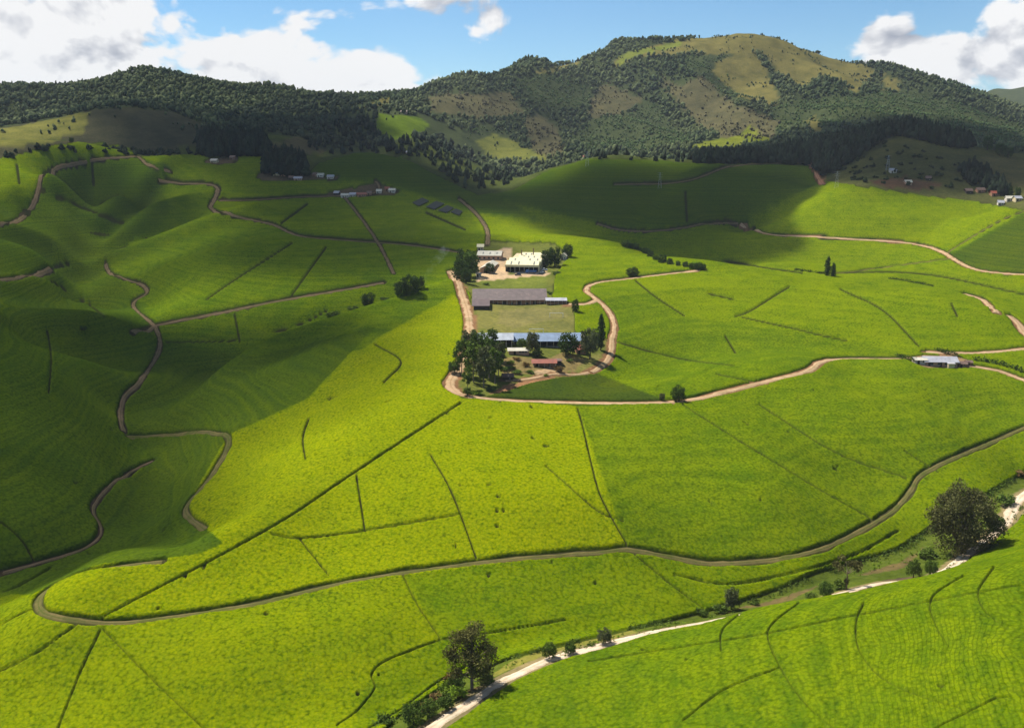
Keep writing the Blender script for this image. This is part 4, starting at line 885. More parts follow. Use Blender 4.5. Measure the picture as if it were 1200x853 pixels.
hedge("1098,412 1110,415 1122,418", 2.2, 1.4, 'brownish hedge above the tin-roofed house')
hedge("1142,424 1160,427 1180,432 1205,441", 3.0, 1.7, 'dark hedge along the track right of the tin-roofed house')

def scrub(line, label, seed, off, n_, hr, leaf, sz):
    r = np.random.default_rng(seed); sg = smooth_line(P_(line), 3); X, Y, Z = hit(sg[:, 0], sg[:, 1]); ln = resample(np.c_[X, Y], 0.8); lob = []
    for x, y in ln:
        for _ in range(n_):
            a = x + r.normal() * off; b = y + r.normal() * off
            if fbm(np.array([a / 7]), np.array([b / 7]), 2, seed)[0] < 0.42: continue
            h = r.uniform(*hr); lob.append(((a, b, float(sample(np.array([a]), np.array([b]))[0]) + h * 0.4), (h * .7, h * .7, h * .6)))
    co, f, ti = leaves(lob, len(lob) * 9, sz, r); o0 = np.array([ln[0][0], ln[0][1], 0]); me = mesh_np('scrub', co - o0, f, LEAF[leaf], smooth=False); fattr(me, 'tint', ti)
    tag(link('scrub', me, None, tuple(o0)), label, 'scrub', None, 'stuff')
STREAM = "432,862 470,837 512,806 545,789 600,771 680,752 750,736 820,720 900,696 960,672 1050,647 1095,618 1170,573 1210,549"
scrub(STREAM, 'dark rank scrub lining the valley stream', 3, 0.9, 2, (0.7, 1.7), 'mid', 0.28)
scrub("470,845 540,806 600,780 690,757 760,740 830,723 900,702 960,684 1040,662 1090,640", 'loose weeds and low bushes on the valley floor', 4, 2.0, 1, (0.3, 0.9), 'lime', 0.22)
scrub("1078,680 1110,672 1140,652 1165,634 1188,606 1210,590", 'rough weeds on the near verge of the right gravel road', 6, 1.3, 1, (0.4, 1.0), 'mid', 0.24)

# ------------------------------------------------------------------ woods that read as one mass
ICO_V = []
t_ = (1 + 5 ** 0.5) / 2
for a, b in ((-1, t_), (1, t_), (-1, -t_), (1, -t_)): ICO_V.append((a, b, 0))
for a, b in ((-1, t_), (1, t_), (-1, -t_), (1, -t_)): ICO_V.append((0, a, b))
for a, b in ((t_, -1), (t_, 1), (-t_, -1), (-t_, 1)): ICO_V.append((a, 0, b))
ICO_V = np.array(ICO_V) / math.sqrt(1 + t_ * t_)
ICO_F = np.array([(0, 11, 5), (0, 5, 1), (0, 1, 7), (0, 7, 10), (0, 10, 11), (1, 5, 9), (5, 11, 4), (11, 10, 2), (10, 7, 6), (7, 1, 8), (3, 9, 4), (3, 4, 2), (3, 2, 6), (3, 6, 8), (3, 8, 9), (4, 9, 5), (2, 4, 11), (6, 2, 10), (8, 6, 7), (9, 8, 1)])
def wood_mat():
    M = Nodes('forest_canopy', 0.95, 0.03); c = M.attr('tone', 'Color'); p = M.pos(); a = M.noise(p, 0.35, 4, 0.7)
    c = M.mix(M.range(a, 0.3, 0.7), M.mix(1.0, c, (0.62, 0.64, 0.66), 'MULTIPLY'), M.mix(1.0, c, (1.35, 1.3, 1.2), 'MULTIPLY'))
    M.bump(a, 0.8, 1.2); return M.color(c)
WOOD = wood_mat()
def wood(name, label, X, Y, h, w, tone, r, conic=0.0):
    """a mass of crowns standing at X, Y: arrays of heights, widths, tones"""
    m = len(X); Z = sample(X, Y); v = np.repeat(ICO_V[None], m, 0) * (1 + 0.32 * r.normal(size=(m, 12, 1)))
    an = r.random(m) * 6.28; ca, sa = np.cos(an)[:, None], np.sin(an)[:, None]
    vx = v[..., 0] * ca - v[..., 1] * sa; vy = v[..., 0] * sa + v[..., 1] * ca; vz = v[..., 2]
    tap = 1 - conic * np.clip((vz + 0.3), -0.3, 1.0)
    co = np.stack([X[:, None] + vx * w[:, None] / 2 * tap, Y[:, None] + vy * w[:, None] / 2 * tap, Z[:, None] + h[:, None] * (0.52 + 0.52 * vz)], -1).reshape(-1, 3)
    f = (ICO_F[None] + 12 * np.arange(m)[:, None, None]).reshape(-1, 3)
    me = mesh_np(name, co, f, WOOD, smooth=True); cattr(me, 'tone', np.repeat(tone, 12, 0)); print(name, label, m)
    return tag(link(name, me), label, 'forest', None, 'stuff')
def pick(nn, d0, d1, a0, a1, r):
    D = np.sqrt(r.random(nn) * (d1 ** 2 - d0 ** 2) + d0 ** 2); a = np.radians(a0 + (a1 - a0) * r.random(nn)); X = D * np.sin(a); Y = D * np.cos(a)
    Z = sample(X, Y); i = np.clip(np.searchsorted(AZ, a), 0, NA - 1); j = np.clip(np.searchsorted(Drow, D), 0, ND - 1)
    vis = (Z + 10 - CAM_Z) / D >= RM[i, np.maximum(j - 1, 0)] - 0.004
    px, py = proj(X, Y, Z); return X[vis], Y[vis], D[vis], px[vis], py[vis]
r = np.random.default_rng(3)
X, Y, D, px, py = pick(88000, 1260, 2650, -34, 34, r)
w1 = 16 * (fbm(X / 60, Y / 60, 4, 91, 0.65) - 0.5); w2 = 12 * (fbm(X / 50, Y / 50, 4, 93, 0.65) - 0.5)
bare = np.zeros(len(X), bool)
for poly, c in MOUNTAIN_GRASS: bare |= inpoly(px + w1, py + w2, P_(poly))
bare |= inpoly(px, py, P_("443,133 487,136 505,147 483,161 460,164 440,150")) | (inpoly(px, py, P_(GREYHILL)) & (D < 1420)) | (inpoly(px, py, P_("305,180 322,166 345,160 365,166 385,181")) & (D < 1400))
brownish = np.zeros(len(X), bool)
for poly, c in MOUNTAIN_GRASS:
    if c == BROWN: brownish |= inpoly(px + w1, py + w2, P_(poly))
clus = np.clip((fbm(X / 38, Y / 38, 3, 95) - 0.45) * 5, 0, 1); keep = ~bare | (r.random(len(X)) < np.where(brownish, 0.15 + 0.5 * clus, 0.22 * clus))
PLANT = ["905,128 940,118 1010,112 1070,108 1130,125 1215,150 1215,178 1150,172 1060,138 1000,145 930,150 905,165", "690,142 735,134 765,120 790,150 815,165 760,180 700,178 665,165", "600,95 640,88 690,100 690,125 650,130 625,120", "800,66 850,66 870,90 905,118 860,120 820,85 795,80", "500,170 560,150 600,160 560,175"]
plant = np.zeros(len(X), bool)
for poly in PLANT: plant |= inpoly(px + w1, py + w2, P_(poly))
keep &= ~(plant & (r.random(len(X)) < 0.25))
dens = fbm(X / 45, Y / 45, 3, 97); keep &= (dens > 0.30) | (r.random(len(X)) < 0.4)
opn = inpoly(px, py, P_('380,175 400,135 480,128 560,160 600,195 560,225 470,185')); keep &= ~opn | (fbm(X / 30, Y / 30, 3, 51) > 0.52)
X, Y, D, px, py, plant, bare, brownish, dens = (a[keep] for a in (X, Y, D, px, py, plant, bare, brownish, dens)); m = len(X)
h = np.where(plant, r.uniform(2.2, 4.6, m), 2.6 + 6.8 * r.random(m) ** 1.7); h = np.where(bare, r.uniform(2, 5, m), h)
tone = np.empty((m, 3)); g = r.random((m, 1)); kind = fbm(X / 110, Y / 110, 3, 99)[:, None]
tone[:] = np.where(kind + 0.25 * (g - 0.5) > 0.5, (0.085, 0.105, 0.046), (0.050, 0.072, 0.034))
tone[plant] = (0.068, 0.105, 0.038); tone[brownish] = (0.105, 0.094, 0.050)
DARKW = ["250,140 330,118 400,112 480,140 520,150 560,190 520,215 440,182 380,182 330,165 280,160", "800,185 1000,130 1130,150 1215,190 1215,130 1215,200"]
dk = inpoly(px, py, P_(DARKW[0])); tone[dk] = (0.040, 0.054, 0.030)
tone *= (0.62 + 0.66 * g)
w = h * np.where(r.random(m) < 0.25, r.uniform(0.4, 0.55, m), r.uniform(0.65, 1.15, m))
left = px < 430
for mk, lab in ((left & (D >= 1500), 'forest covering the wooded range along the left skyline'), (left & (D < 1500), 'dark broken woods at the foot of the left range'), (~left & (px < 760), 'mixed forest on the mountain flank left of the pale scars'), (~left & (px >= 760), 'forest and plantation on the main mountain face')):
    wood('forest', lab, X[mk], Y[mk], h[mk], w[mk], tone[mk], r, 0.25)
# nearer woods with taller trees
def wood_poly(label, poly, spacing, hrange, base, conic=0.35, dmin=900, dmax=1500, wr=(0.38, 0.6)):
    rr_ = np.random.default_rng(len(label)); pl = P_(poly); pa = np.array(pl)
    XX, YY, DD, qx, qy = pick(int(90000), dmin, dmax, -33, 33, rr_)
    mk = inpoly(qx, qy, pl); XX, YY, DD = XX[mk], YY[mk], DD[mk]; cellk = set(); sel = []
    for i in range(len(XX)):
        k = (int(XX[i] / spacing), int(YY[i] / spacing))
        if k not in cellk: cellk.add(k); sel.append(i)
    XX, YY = XX[sel], YY[sel]; q = len(XX); hh = rr_.uniform(*hrange, q); tn = np.array(base)[None] * rr_.uniform(0.6, 1.5, (q, 1))
    # two to three tiers of foliage per tree so that the outline is uneven
    Xs = np.r_[XX, XX + rr_.normal(0, 0.9, q), XX + rr_.normal(0, 1.4, q)]; Ys = np.r_[YY, YY + rr_.normal(0, 0.9, q), YY + rr_.normal(0, 1.4, q)]
    hs = np.r_[hh, hh * 0.8, hh * 0.6]; ws = np.r_[hh * rr_.uniform(*wr, q) * 0.75, hh * rr_.uniform(*wr, q), hh * rr_.uniform(*wr, q) * 1.1]
    return wood('pine_wood' if conic > 0.3 else 'woodland', label, Xs, Ys, hs, ws, np.r_[tn, tn, tn], rr_, conic)
PINE = (0.016, 0.025, 0.014)
wood_poly('dark pine wood crowning the hill at right', "812,192 830,184 900,178 960,170 1000,160 1030,152 1045,150 1062,148 1100,154 1140,163 1135,176 1100,170 1060,160 1040,160 1010,182 985,200 965,208 950,195 900,191 830,193", 4.6, (10, 15), PINE, 0.45, 950, 1160)
wood_poly('square dark pine block behind the left plateau', "233,170 250,168 312,170 314,184 240,184", 4.5, (17, 22), PINE, 0.4, 1000, 1350)
wood_poly('small dark pine block above the blue-roofed hamlet', "312,190 340,186 358,196 360,206 330,207 308,203", 4.5, (13, 18), PINE, 0.4, 950, 1300)
wood_poly('strip of dark trees running down the grassy hill to the hamlet', "1126,202 1140,196 1165,210 1185,226 1178,232 1150,222 1130,212", 4.8, (8, 12), PINE, 0.35, 850, 1200)
wood_poly('straggling dark trees along the foot of the mountain', "690,184 740,178 800,176 826,180 826,192 770,190 700,188", 24.0, (6, 12), (0.034, 0.046, 0.024), 0.4, 1000, 1450)
wood_poly('dark woodland filling the low saddle below the mountain', "500,190 520,182 560,200 600,196 605,215 590,226 560,228 530,212", 15.0, (6, 12), (0.026, 0.038, 0.018), 0.2, 1000, 1500)
wood_poly('dark woodland between the left range and the green far fields', "380,150 430,140 450,165 520,165 560,185 520,190 470,182 420,178 385,182 360,172", 12.0, (7, 13), (0.020, 0.030, 0.018), 0.2, 1120, 1500)
wood_poly('scattered low bushes on the grassy hill at right', "985,200 1040,165 1120,190 1160,220 1080,222 1000,212", 15.0, (1.8, 4.0), (0.022, 0.032, 0.012), 0.1, 850, 1150, (0.9, 1.4))
wood_poly('thin line of small trees at the foot of the dun hill', "-20,186 30,176 60,172 200,178 235,178 235,183 160,183 60,176 0,188", 13.0, (3, 7), (0.018, 0.028, 0.013), 0.2, 1000, 1300, (0.6, 1.0))

# ------------------------------------------------------------------ buildings
class MB:
    def __init__(s): s.v = []; s.f = []
    def box(s, x0, x1, y0, y1, z0, z1):
        o = len(s.v); s.v += [(x, y, z) for z in (z0, z1) for x, y in ((x0, y0), (x1, y0), (x1, y1), (x0, y1))]
        s.f += [[o + i for i in q] for q in ((3, 2, 1, 0), (4, 5, 6, 7), (0, 1, 5, 4), (1, 2, 6, 5), (2, 3, 7, 6), (3, 0, 4, 7))]; return s
    def slab(s, quad, t):
        """a sheet of thickness t under four corners"""
        o = len(s.v); s.v += [tuple(p) for p in quad] + [(p[0], p[1], p[2] - t) for p in quad]
        s.f += [[o + i for i in q] for q in ((0, 1, 2, 3), (7, 6, 5, 4), (0, 4, 5, 1), (1, 5, 6, 2), (2, 6, 7, 3), (3, 7, 4, 0))]; return s
    def gable(s, x0, x1, y0, y1, z, zr, along='x'):
        """triangular end walls filled in under a roof"""
        o = len(s.v)
        if along == 'x': ym = (y0 + y1) / 2; a = [(x0, y0, z), (x0, y1, z), (x0, ym, zr), (x1, y0, z), (x1, y1, z), (x1, ym, zr)]
        else: xm = (x0 + x1) / 2; a = [(x0, y0, z), (x1, y0, z), (xm, y0, zr), (x0, y1, z), (x1, y1, z), (xm, y1, zr)]
        s.v += a; s.f += [[o, o + 1, o + 2, o + 2], [o + 3, o + 5, o + 4, o + 4], [o, o + 3, o + 4, o + 1]]; return s
    def build(s, name, mat, parent):
        me = bpy.data.meshes.new(name); me.from_pydata(s.v, [], [list(dict.fromkeys(f)) for f in s.f]); me.update(); me.materials.append(mat)
        return link(name, me, parent)
def plain(name, c, rough=0.8, spec=0.15, dirt=0.35, scale=0.6, metal=0.0):
    M = Nodes(name, rough, spec); p = M.pos(); a = M.noise(p, scale, 5, 0.65); M.b.inputs['Metallic'].default_value = metal
    return M.color(M.mix(M.range(a, 0.3, 0.75), tuple(x * (1 - dirt) for x in c), tuple(min(0.95, x * (1 + dirt * 0.4)) for x in c)))
def tin(name, c, rough=0.55, dirt=0.3, rust=None, pitch=1.1, along=(1, 0, 0)):
    M = Nodes(name, rough, 0.25); p = M.pos(); a = M.noise(p, 0.35, 5, 0.7)
    w = M.N.new('ShaderNodeTexWave'); w.bands_direction = 'X' if along[0] else 'Y'; w.inputs['Scale'].default_value = pitch; M.L.new(p, w.inputs[0])
    c1 = M.mix(M.range(a, 0.35, 0.75), tuple(x * (1 - dirt) for x in c), tuple(min(0.95, x * 1.1) for x in c))
    if rust: c1 = M.mix(M.range(M.noise(p, 0.5, 5, 0.7), 0.55, 0.72), c1, rust)
    c1 = M.mix(M.math('MULTIPLY', w.outputs[1], 0.25), c1, M.mix(1.0, c1, (0.6, 0.6, 0.6), 'MULTIPLY'))
    M.bump(w.outputs[1], 0.5, 0.08); return M.color(c1)
CREAM = tin('cream_tin', (0.74, 0.66, 0.40), dirt=0.18); WHITET = tin('white_tin', (0.56, 0.52, 0.41), dirt=0.28); BLUET = tin('blue_tin', (0.18, 0.26, 0.39), dirt=0.35); PALEBL = tin('pale_tin', (0.38, 0.42, 0.47), dirt=0.35)
BROWNT = tin('brown_purple_tin', (0.125, 0.088, 0.082), dirt=0.35, rust=(0.19, 0.13, 0.11)); REDT = tin('red_tin', (0.30, 0.075, 0.040), dirt=0.35); GREYT = tin('grey_tin', (0.42, 0.42, 0.46), dirt=0.35); RUSTT = tin('rusty_tin', (0.17, 0.105, 0.080), dirt=0.4); SKYB = tin('bright_blue_tin', (0.12, 0.36, 0.62), dirt=0.2)
WALLC = plain('cream_wall', (0.62, 0.50, 0.30)); WALLB = plain('brick_wall', (0.36, 0.19, 0.11)); WALLP = plain('pinkish_wall', (0.46, 0.29, 0.20)); WALLD = plain('dark_plank', (0.06, 0.045, 0.035)); PALEW = plain('pale_render', (0.62, 0.55, 0.45))
SHADEI = plain('interior_shade', (0.018, 0.018, 0.022)); GLASS = plain('window_glass', (0.03, 0.035, 0.045), 0.15, 0.5, 0.1); POSTM = plain('painted_post', (0.55, 0.48, 0.36)); CONC = plain('concrete', (0.50, 0.44, 0.36)); SKYL = plain('roof_light', (0.14, 0.15, 0.14), 0.4, 0.3)  # the near-black interior tone has the shade of open fronts painted in
WPAINT = plain('white_paint', (0.75, 0.75, 0.75), 0.35, 0.4, 0.08); BPAINT = plain('blue_paint', (0.05, 0.14, 0.36), 0.35, 0.4, 0.1); NAVY = plain('navy_paint', (0.02, 0.035, 0.08), 0.3, 0.5, 0.1); RUBBER = plain('tyre_rubber', (0.02, 0.02, 0.02)); STEEL = plain('galvanised_steel', (0.32, 0.34, 0.36), 0.5, 0.4)
def scale_at(px, py):
    X, Y, Z = (float(v[0]) for v in hit(px, py)); return X, Y, Z, math.hypot(math.hypot(X, Y), Z - CAM_Z) / FPX
def site(name, px, py, label, cat, rz=0.0, group=None, flat=None):
    X, Y, Z, s = scale_at(px, py); o = link(name, None, None, (X, Y, Z), 0); o.rotation_euler = (0, 0, math.radians(rz)); tag(o, label, cat, group); return o, s
def gable_roof(parent, x0, x1, y0, y1, ze, zr, mat, over=0.5, along='x', t=0.12, name='roof'):
    """two sloping sheets, a mesh each"""
    if along == 'x':
        ym = (y0 + y1) / 2; k = over * (zr - ze) / max(0.1, ym - y0)
        a = MB().slab([(x0 - over, y0 - over, ze - k), (x1 + over, y0 - over, ze - k), (x1 + over, ym, zr), (x0 - over, ym, zr)], t).build(name, mat, parent)
        b = MB().slab([(x1 + over, y1 + over, ze - k), (x0 - over, y1 + over, ze - k), (x0 - over, ym + 0.01, zr + 0.004), (x1 + over, ym + 0.01, zr + 0.004)], t).build(name, mat, parent)
    else:
        xm = (x0 + x1) / 2; k = over * (zr - ze) / max(0.1, xm - x0)
        a = MB().slab([(x0 - over, y1 + over, ze - k), (x0 - over, y0 - over, ze - k), (xm, y0 - over, zr), (xm, y1 + over, zr)], t).build(name, mat, parent)
        b = MB().slab([(x1 + over, y0 - over, ze - k), (x1 + over, y1 + over, ze - k), (xm + 0.01, y1 + over, zr + 0.004), (xm + 0.01, y0 - over, zr + 0.004)], t).build(name, mat, parent)
    return a, b
def opening(parent, x, z, w, h, y, mat, name, depth=0.12, frame=None):
    o = MB().box(x - w / 2, x + w / 2, y - depth, y + 0.05, z, z + h).build(name, mat, parent)
    if frame: MB().box(x - w / 2 - .12, x + w / 2 + .12, y - depth - .06, y - depth + .02, z - .14, z - .01).build('sill', frame, o)
    return o
def house(name, px, py, wpx, depth, hwall, hroof, rz, wall, roof, label, cat='house', nwin=2, door=True, group=None, along='x', over=0.5, wm=None):
    o, s = site(name, px, py, label, cat, rz, group); w = wm or wpx * s; x0, x1 = -w / 2, w / 2
    MB().box(x0, x1, 0, depth, -1.5, hwall).gable(x0 + .02, x1 - .02, 0.02, depth - .02, hwall, hroof - 0.05, along).build('wall', wall, o)
    gable_roof(o, x0, x1, 0, depth, hwall + 0.08, hroof + 0.08, roof, over, along)
    if door: opening(o, x0 + w * 0.3, 0, 1.0, 2.0, 0, WALLD, 'door')
    for i in range(nwin): opening(o, x0 + w * (0.5 + 0.42 * (i + 0.5) / max(1, nwin)), 1.0, min(1.3, w * .12), 1.0, 0, GLASS, 'window', 0.1, PALEW)
    return o

# tea factory: three ridges running back, open loading front
o, s = site('factory', 611.5, 320, 'large cream-roofed tea factory with an open loading bay', 'factory', -7)
w = 39 * s; dp = 62.0; he = 4.6; x0, x1 = -w / 2, w / 2; base = 1.5
MB().box(x0 + .3, x1 - .3, 9, dp, -2.0, he + 1).build('wall', WALLC, o)
MB().box(x0 + .2, x1 - .2, 8.6, 8.9, 0.2, he + .2).build('bay_shade', SHADEI, o)  # near-black sheet painted as the shade inside the loading bay
MB().box(x1 - .32, x1 - .02, 0.6, dp - .1, -2.0, he).build('side_wall', WALLC, o); MB().box(x0 + .02, x0 + .32, 0.6, dp - .1, -2, he).build('side_wall', WALLC, o)
MB().box(x0, x1, -1.8, 9, -2.5, 0.35).build('loading_floor', CONC, o)
for i in range(8):
    x = x0 + .25 + (w - .5) * i / 7; MB().box(x - .14, x + .14, 0.1, 0.45, 0.35, he).build('post', POSTM, o)
MB().box(x0 - .25, x1 + .25, -0.35, -0.05, he - 0.7, he + 0.75).build('fascia', CREAM, o)
for i in range(6): y = 10 + i * 9; MB().box(x1 - .02, x1 + .22, y, y + .5, -1, he).build('column', POSTM, o); opening_ = MB().box(x1 - .01, x1 + .05, y + 2.5, y + 6.5, 1.6, 3.2).build('window', GLASS, o)
nb = 4; bd = dp / nb; zr = he + 2.6
for k in range(nb):
    a = k * bd; b = a + bd; xa = x0 if k < 2 else x0 + w * 0.22
    MB().gable(xa + .02, x1 - .02, a + .02, b - .02, he, zr, 'x').build('gable_end', CREAM, o)
    sl = gable_roof(o, xa, x1, a, b, he + .1, zr + .1, CREAM, 0.0, 'x')
    for j in range(4):
        xx_ = xa + (x1 - xa) * (0.14 + 0.23 * j + 0.03 * (k % 2)); y0_, y1_ = a + bd * .12, a + bd * .40; zz = lambda y: he + .16 + (zr - he) * (y - a) / (bd / 2)
        if (j + k) % 3 == 2: continue
        MB().slab([(xx_, y0_, zz(y0_)), (xx_ + 1.0, y0_, zz(y0_)), (xx_ + 1.0, y1_, zz(y1_)), (xx_, y1_, zz(y1_))], .05).build('roof_light', SKYL, sl[0])
for x, y in ((x0 + w * .30, dp * .62), (x0 + w * .62, dp * .8)): MB().box(x - .3, x + .3, y - .3, y + .3, he, zr + 3.2).box(x - .4, x + .4, y - .4, y + .4, zr + 3.2, zr + 3.5).build('chimney', RUSTT, o)
# yard sheds
o, s = site('shed', 573, 305, 'white-roofed shed lying across the back of the factory yard', 'shed', -6); w = 27 * s
MB().box(-w / 2, w / 2, 0, 15, -2, 3.3).gable(-w / 2 + .02, w / 2 - .02, .02, 14.98, 3.3, 5.6).build('wall', WALLP, o); r1, r2 = gable_roof(o, -w / 2, w / 2, 0, 15, 3.4, 5.7, WHITET, .6)
for i in range(5): opening(o, -w / 2 + w * (i + .5) / 5, 0.8, 1.4, 1.3, 0, GLASS, 'window', .1, PALEW)
for i in range(3): MB().slab([(-w / 2 + w * (.2 + .3 * i), 2.0, 4.13), (-w / 2 + w * (.25 + .3 * i), 2.0, 4.13), (-w / 2 + w * (.25 + .3 * i), 5, 5.03), (-w / 2 + w * (.2 + .3 * i), 5, 5.03)], .04).build('roof_light', SKYL, r1)
o, s = site('shed', 569, 320, 'long white-roofed shed pointing towards the camera in the factory yard', 'shed', -8); w = 13 * s
MB().box(-w / 2, w / 2, 0, 30, -2, 3.0).gable(-w / 2 + .02, w / 2 - .02, .02, 29.98, 3.0, 4.6, 'y').build('wall', WALLP, o); gable_roof(o, -w / 2, w / 2, 0, 30, 3.1, 4.7, WHITET, .5, 'y')
opening(o, 0, 0, 2.2, 2.3, 0, WALLD, 'door')
for i in range(4): MB().box(w / 2 - .02, w / 2 + .06, 4 + i * 6, 6 + i * 6, 1.0, 2.1).build('window', GLASS, o)
house('house', 563, 294, 7, 7, 3, 4.6, 0, WALLC, CREAM, 'small cream house behind the white shed roofs', nwin=1)
house('gatehouse', 561, 325, 5.5, 3.5, 2.3, 2.6, 0, PALEW, WHITET, 'tiny white gatehouse at the left end of the factory yard', nwin=1)
house('shed', 660, 305, 7, 9, 3.2, 4.8, -10, PALEW, WHITET, 'small white-roofed shed half hidden by trees right of the factory', 'shed', nwin=1, along='y')
# long brown shed with left wing and right lean-to
o, s = site('shed', 597, 357, 'long low shed with dull brown-purple roof and left wing', 'shed', 1.5); xl, xr = -42 * s, 43 * s; dp = 21.0
MB().box(xl + .4, xr - .4, .6, dp, -2.5, 2.8).gable(xl + .42, xr - .42, .62, dp - .02, 2.8, 7.2).build('wall', WALLB, o); gable_roof(o, xl, xr, 0, dp, 2.9, 7.4, BROWNT, .7)
for i in range(12): x = xl + 11 + (xr - xl - 12) * i / 11; MB().box(x - .12, x + .12, -.45, -.2, -2, 2.4).build('post', POSTM, o)
for i in range(7): x = xl + 13 + (xr - xl - 15) * i / 6; opening(o, x, -.4, 2.0 if i % 2 else 1.4, 2.2 if i % 2 else 1.4, .6, WALLD if i % 2 else GLASS, 'door' if i % 2 else 'window', .1)
ww = 19 * s
MB().box(xl + .3, xl + ww - .3, -15, .4, -3, 2.0).build('wing', WALLD, o)
MB().slab([(xl - .7, -16, 2.1), (xl + ww, -16, 2.1), (xl + ww, -.75, 3.4), (xl - .7, -.75, 3.4)], .12).build('wing_roof', BROWNT, o)
for x in (xl + 2, xl + ww / 2, xl + ww - 2): opening(o, x, -1, 1.3, 1.4, -15, GLASS, 'window', .08, PALEW)
o2, s2 = site('lean_to', 652, 357, 'grey lean-to with dark open front at the right end of the brown shed', 'lean-to', 0); w = 24 * s2
MB().box(-w / 2, w / 2, 3.5, 4, -1.5, 2.6).build('back_wall', WALLD, o2); MB().slab([(-w / 2 - .3, -.5, 2.3), (w / 2 + .3, -.5, 2.3), (w / 2 + .3, 4.4, 3.2), (-w / 2 - .3, 4.4, 3.2)], .12).build('roof', GREYT, o2)
MB().box(-w / 2, w / 2, 1.2, 1.4, -1.5, 1.2).build('front_wall', WALLB, o2)
for i in range(6): x = -w / 2 + .2 + (w - .4) * i / 5; MB().box(x - .1, x + .1, -.1, .1, -1.5, 2.3).build('post', POSTM, o2)
# blue-roofed building and its pale left part
o, s = site('workshop', 641, 407, 'long blue-roofed building with dark open front', 'building', 1.5); w = 79 * s
MB().box(-w / 2, w / 2, 4.2, 11, -1.5, 3.2).gable(-w / 2 + .02, w / 2 - .02, .1, 10.98, 3.2, 5.8).build('wall', SHADEI, o); gable_roof(o, -w / 2, w / 2, 0, 11, 3.3, 5.9, BLUET, .6)  # wall painted near black for the shade behind the open front
for i in range(11): x = -w / 2 + .3 + (w - .6) * i / 10; MB().box(x - .13, x + .13, -.1, .15, -1.5, 3.2).build('post', POSTM, o)
MB().box(-w / 2, w / 2, 0.3, 4.1, -1.2, .12).build('floor', CONC, o)
for i in range(6): opening(o, -w / 2 + w * (i + .5) / 6, .3, 1.6, 2.0, 4.2, GLASS if i % 2 else WALLD, 'window' if i % 2 else 'door', .1)
o, s = site('workshop', 580, 405, 'pale grey-roofed building joined to the left end of the blue roof', 'building', 1.0); w = 41 * s
MB().box(-w / 2, w / 2, 4, 9.5, -1.5, 2.9).gable(-w / 2 + .02, w / 2 - .02, .1, 9.4, 2.9, 5.0).build('wall', WALLD, o); gable_roof(o, -w / 2, w / 2, 0, 9.5, 3.0, 5.1, PALEBL, .6)
for i in range(7): x = -w / 2 + .3 + (w - .6) * i / 6; MB().box(x - .12, x + .12, -.1, .12, -1.5, 2.9).build('post', POSTM, o)
house('outbuilding', 608, 416, 24, 4.5, 2.1, 2.9, 2, WALLP, WHITET, 'low pink-walled outbuilding with a white roof in front of the blue roof', 'shed', nwin=3)
house('annexe', 682, 400, 5, 5, 2.6, 3.2, 0, PALEW, WHITET, 'small white annexe at the right end of the blue roof', 'shed', nwin=1)
house('house', 681, 415, 11, 5, 2.4, 3.9, 8, WALLB, REDT, 'small red-roofed cottage half hidden between the yard trees', nwin=1)
o, s = site('hut', 638, 431, 'open-sided hut with a two-tone red-brown roof in the yard', 'hut', 1.5); w = 28 * s
MB().box(-w / 2 + .3, w / 2 - .3, 1.8, 5.2, -1, 2.2).build('wall', WALLB, o); gable_roof(o, -w / 2, w / 2, 0, 5.4, 2.3, 3.4, REDT, .4)
for i in range(5): x = -w / 2 + .3 + (w - .6) * i / 4; MB().box(x - .1, x + .1, .1, .3, -1, 2.3).build('post', POSTM, o)
for x in (-3, 2.5): opening(o, x, 0, 1.2, 1.9, 1.8, WALLD, 'door', .08)
house('hut', 595, 446, 12, 3.6, 1.8, 2.7, 0, WALLD, RUSTT, 'little brown-roofed hut below the garden hedge', 'hut', nwin=1)
house('store', 655, 428, 6, 4, 2.1, 2.4, 12, WALLD, RUSTT, 'dark little store beside the red-brown hut', 'shed', nwin=0)
# goal frame on the sports ground
for x, y, lab in ((628.5, 391, 'pale football goal standing just behind the blue roof'), (652, 372, 'far pale football goal on the sports ground')):
    o, s = site('goal', x, y, lab, 'goal', 0); w = 7.0
    for sx in (-1, 1): MB().box(sx * w / 2 - .09, sx * w / 2 + .09, -.09, .09, -.3, 2.44).build('post', WPAINT, o); MB().slab([(sx * w / 2 - .05, 0, 2.4), (sx * w / 2 + .05, 0, 2.4), (sx * w / 2 + .05, 2, .1), (sx * w / 2 - .05, 2, .1)], .08).build('stay', WPAINT, o)
    MB().box(-w / 2 + .09, w / 2 - .09, -.09, .09, 2.3, 2.44).build('crossbar', WPAINT, o)
# tin-roofed house at right
o, s = site('house', 1103, 430, 'long brick house with a bright tin roof beside the right-hand road', 'house', -4); w = 33 * s
MB().box(-w / 2, w / 2, 0, 6.5, -1.5, 2.6).gable(-w / 2 + .02, w / 2 - .02, .02, 6.48, 2.6, 4.2).build('wall', WALLP, o); gable_roof(o, -w / 2, w / 2, 0, 6.5, 2.7, 4.3, GREYT, .7)
for i in range(3): opening(o, -w / 2 + w * (.12 + .36 * i), .1, 1.0, 2.0, 0, WALLD, 'door')
for i in range(4): opening(o, -w / 2 + w * (.2 + .22 * i), .9, 1.2, 1.0, 0, GLASS, 'window', .1, PALEW)
MB().box(w * .16, w * .36, -2.2, -.02, -1.5, 2.2).build('porch', WALLC, o); MB().slab([(w * .14, -2.5, 2.1), (w * .38, -2.5, 2.1), (w * .38, -.72, 2.36), (w * .14, -.72, 2.36)], .1).build('porch_roof', GREYT, o)
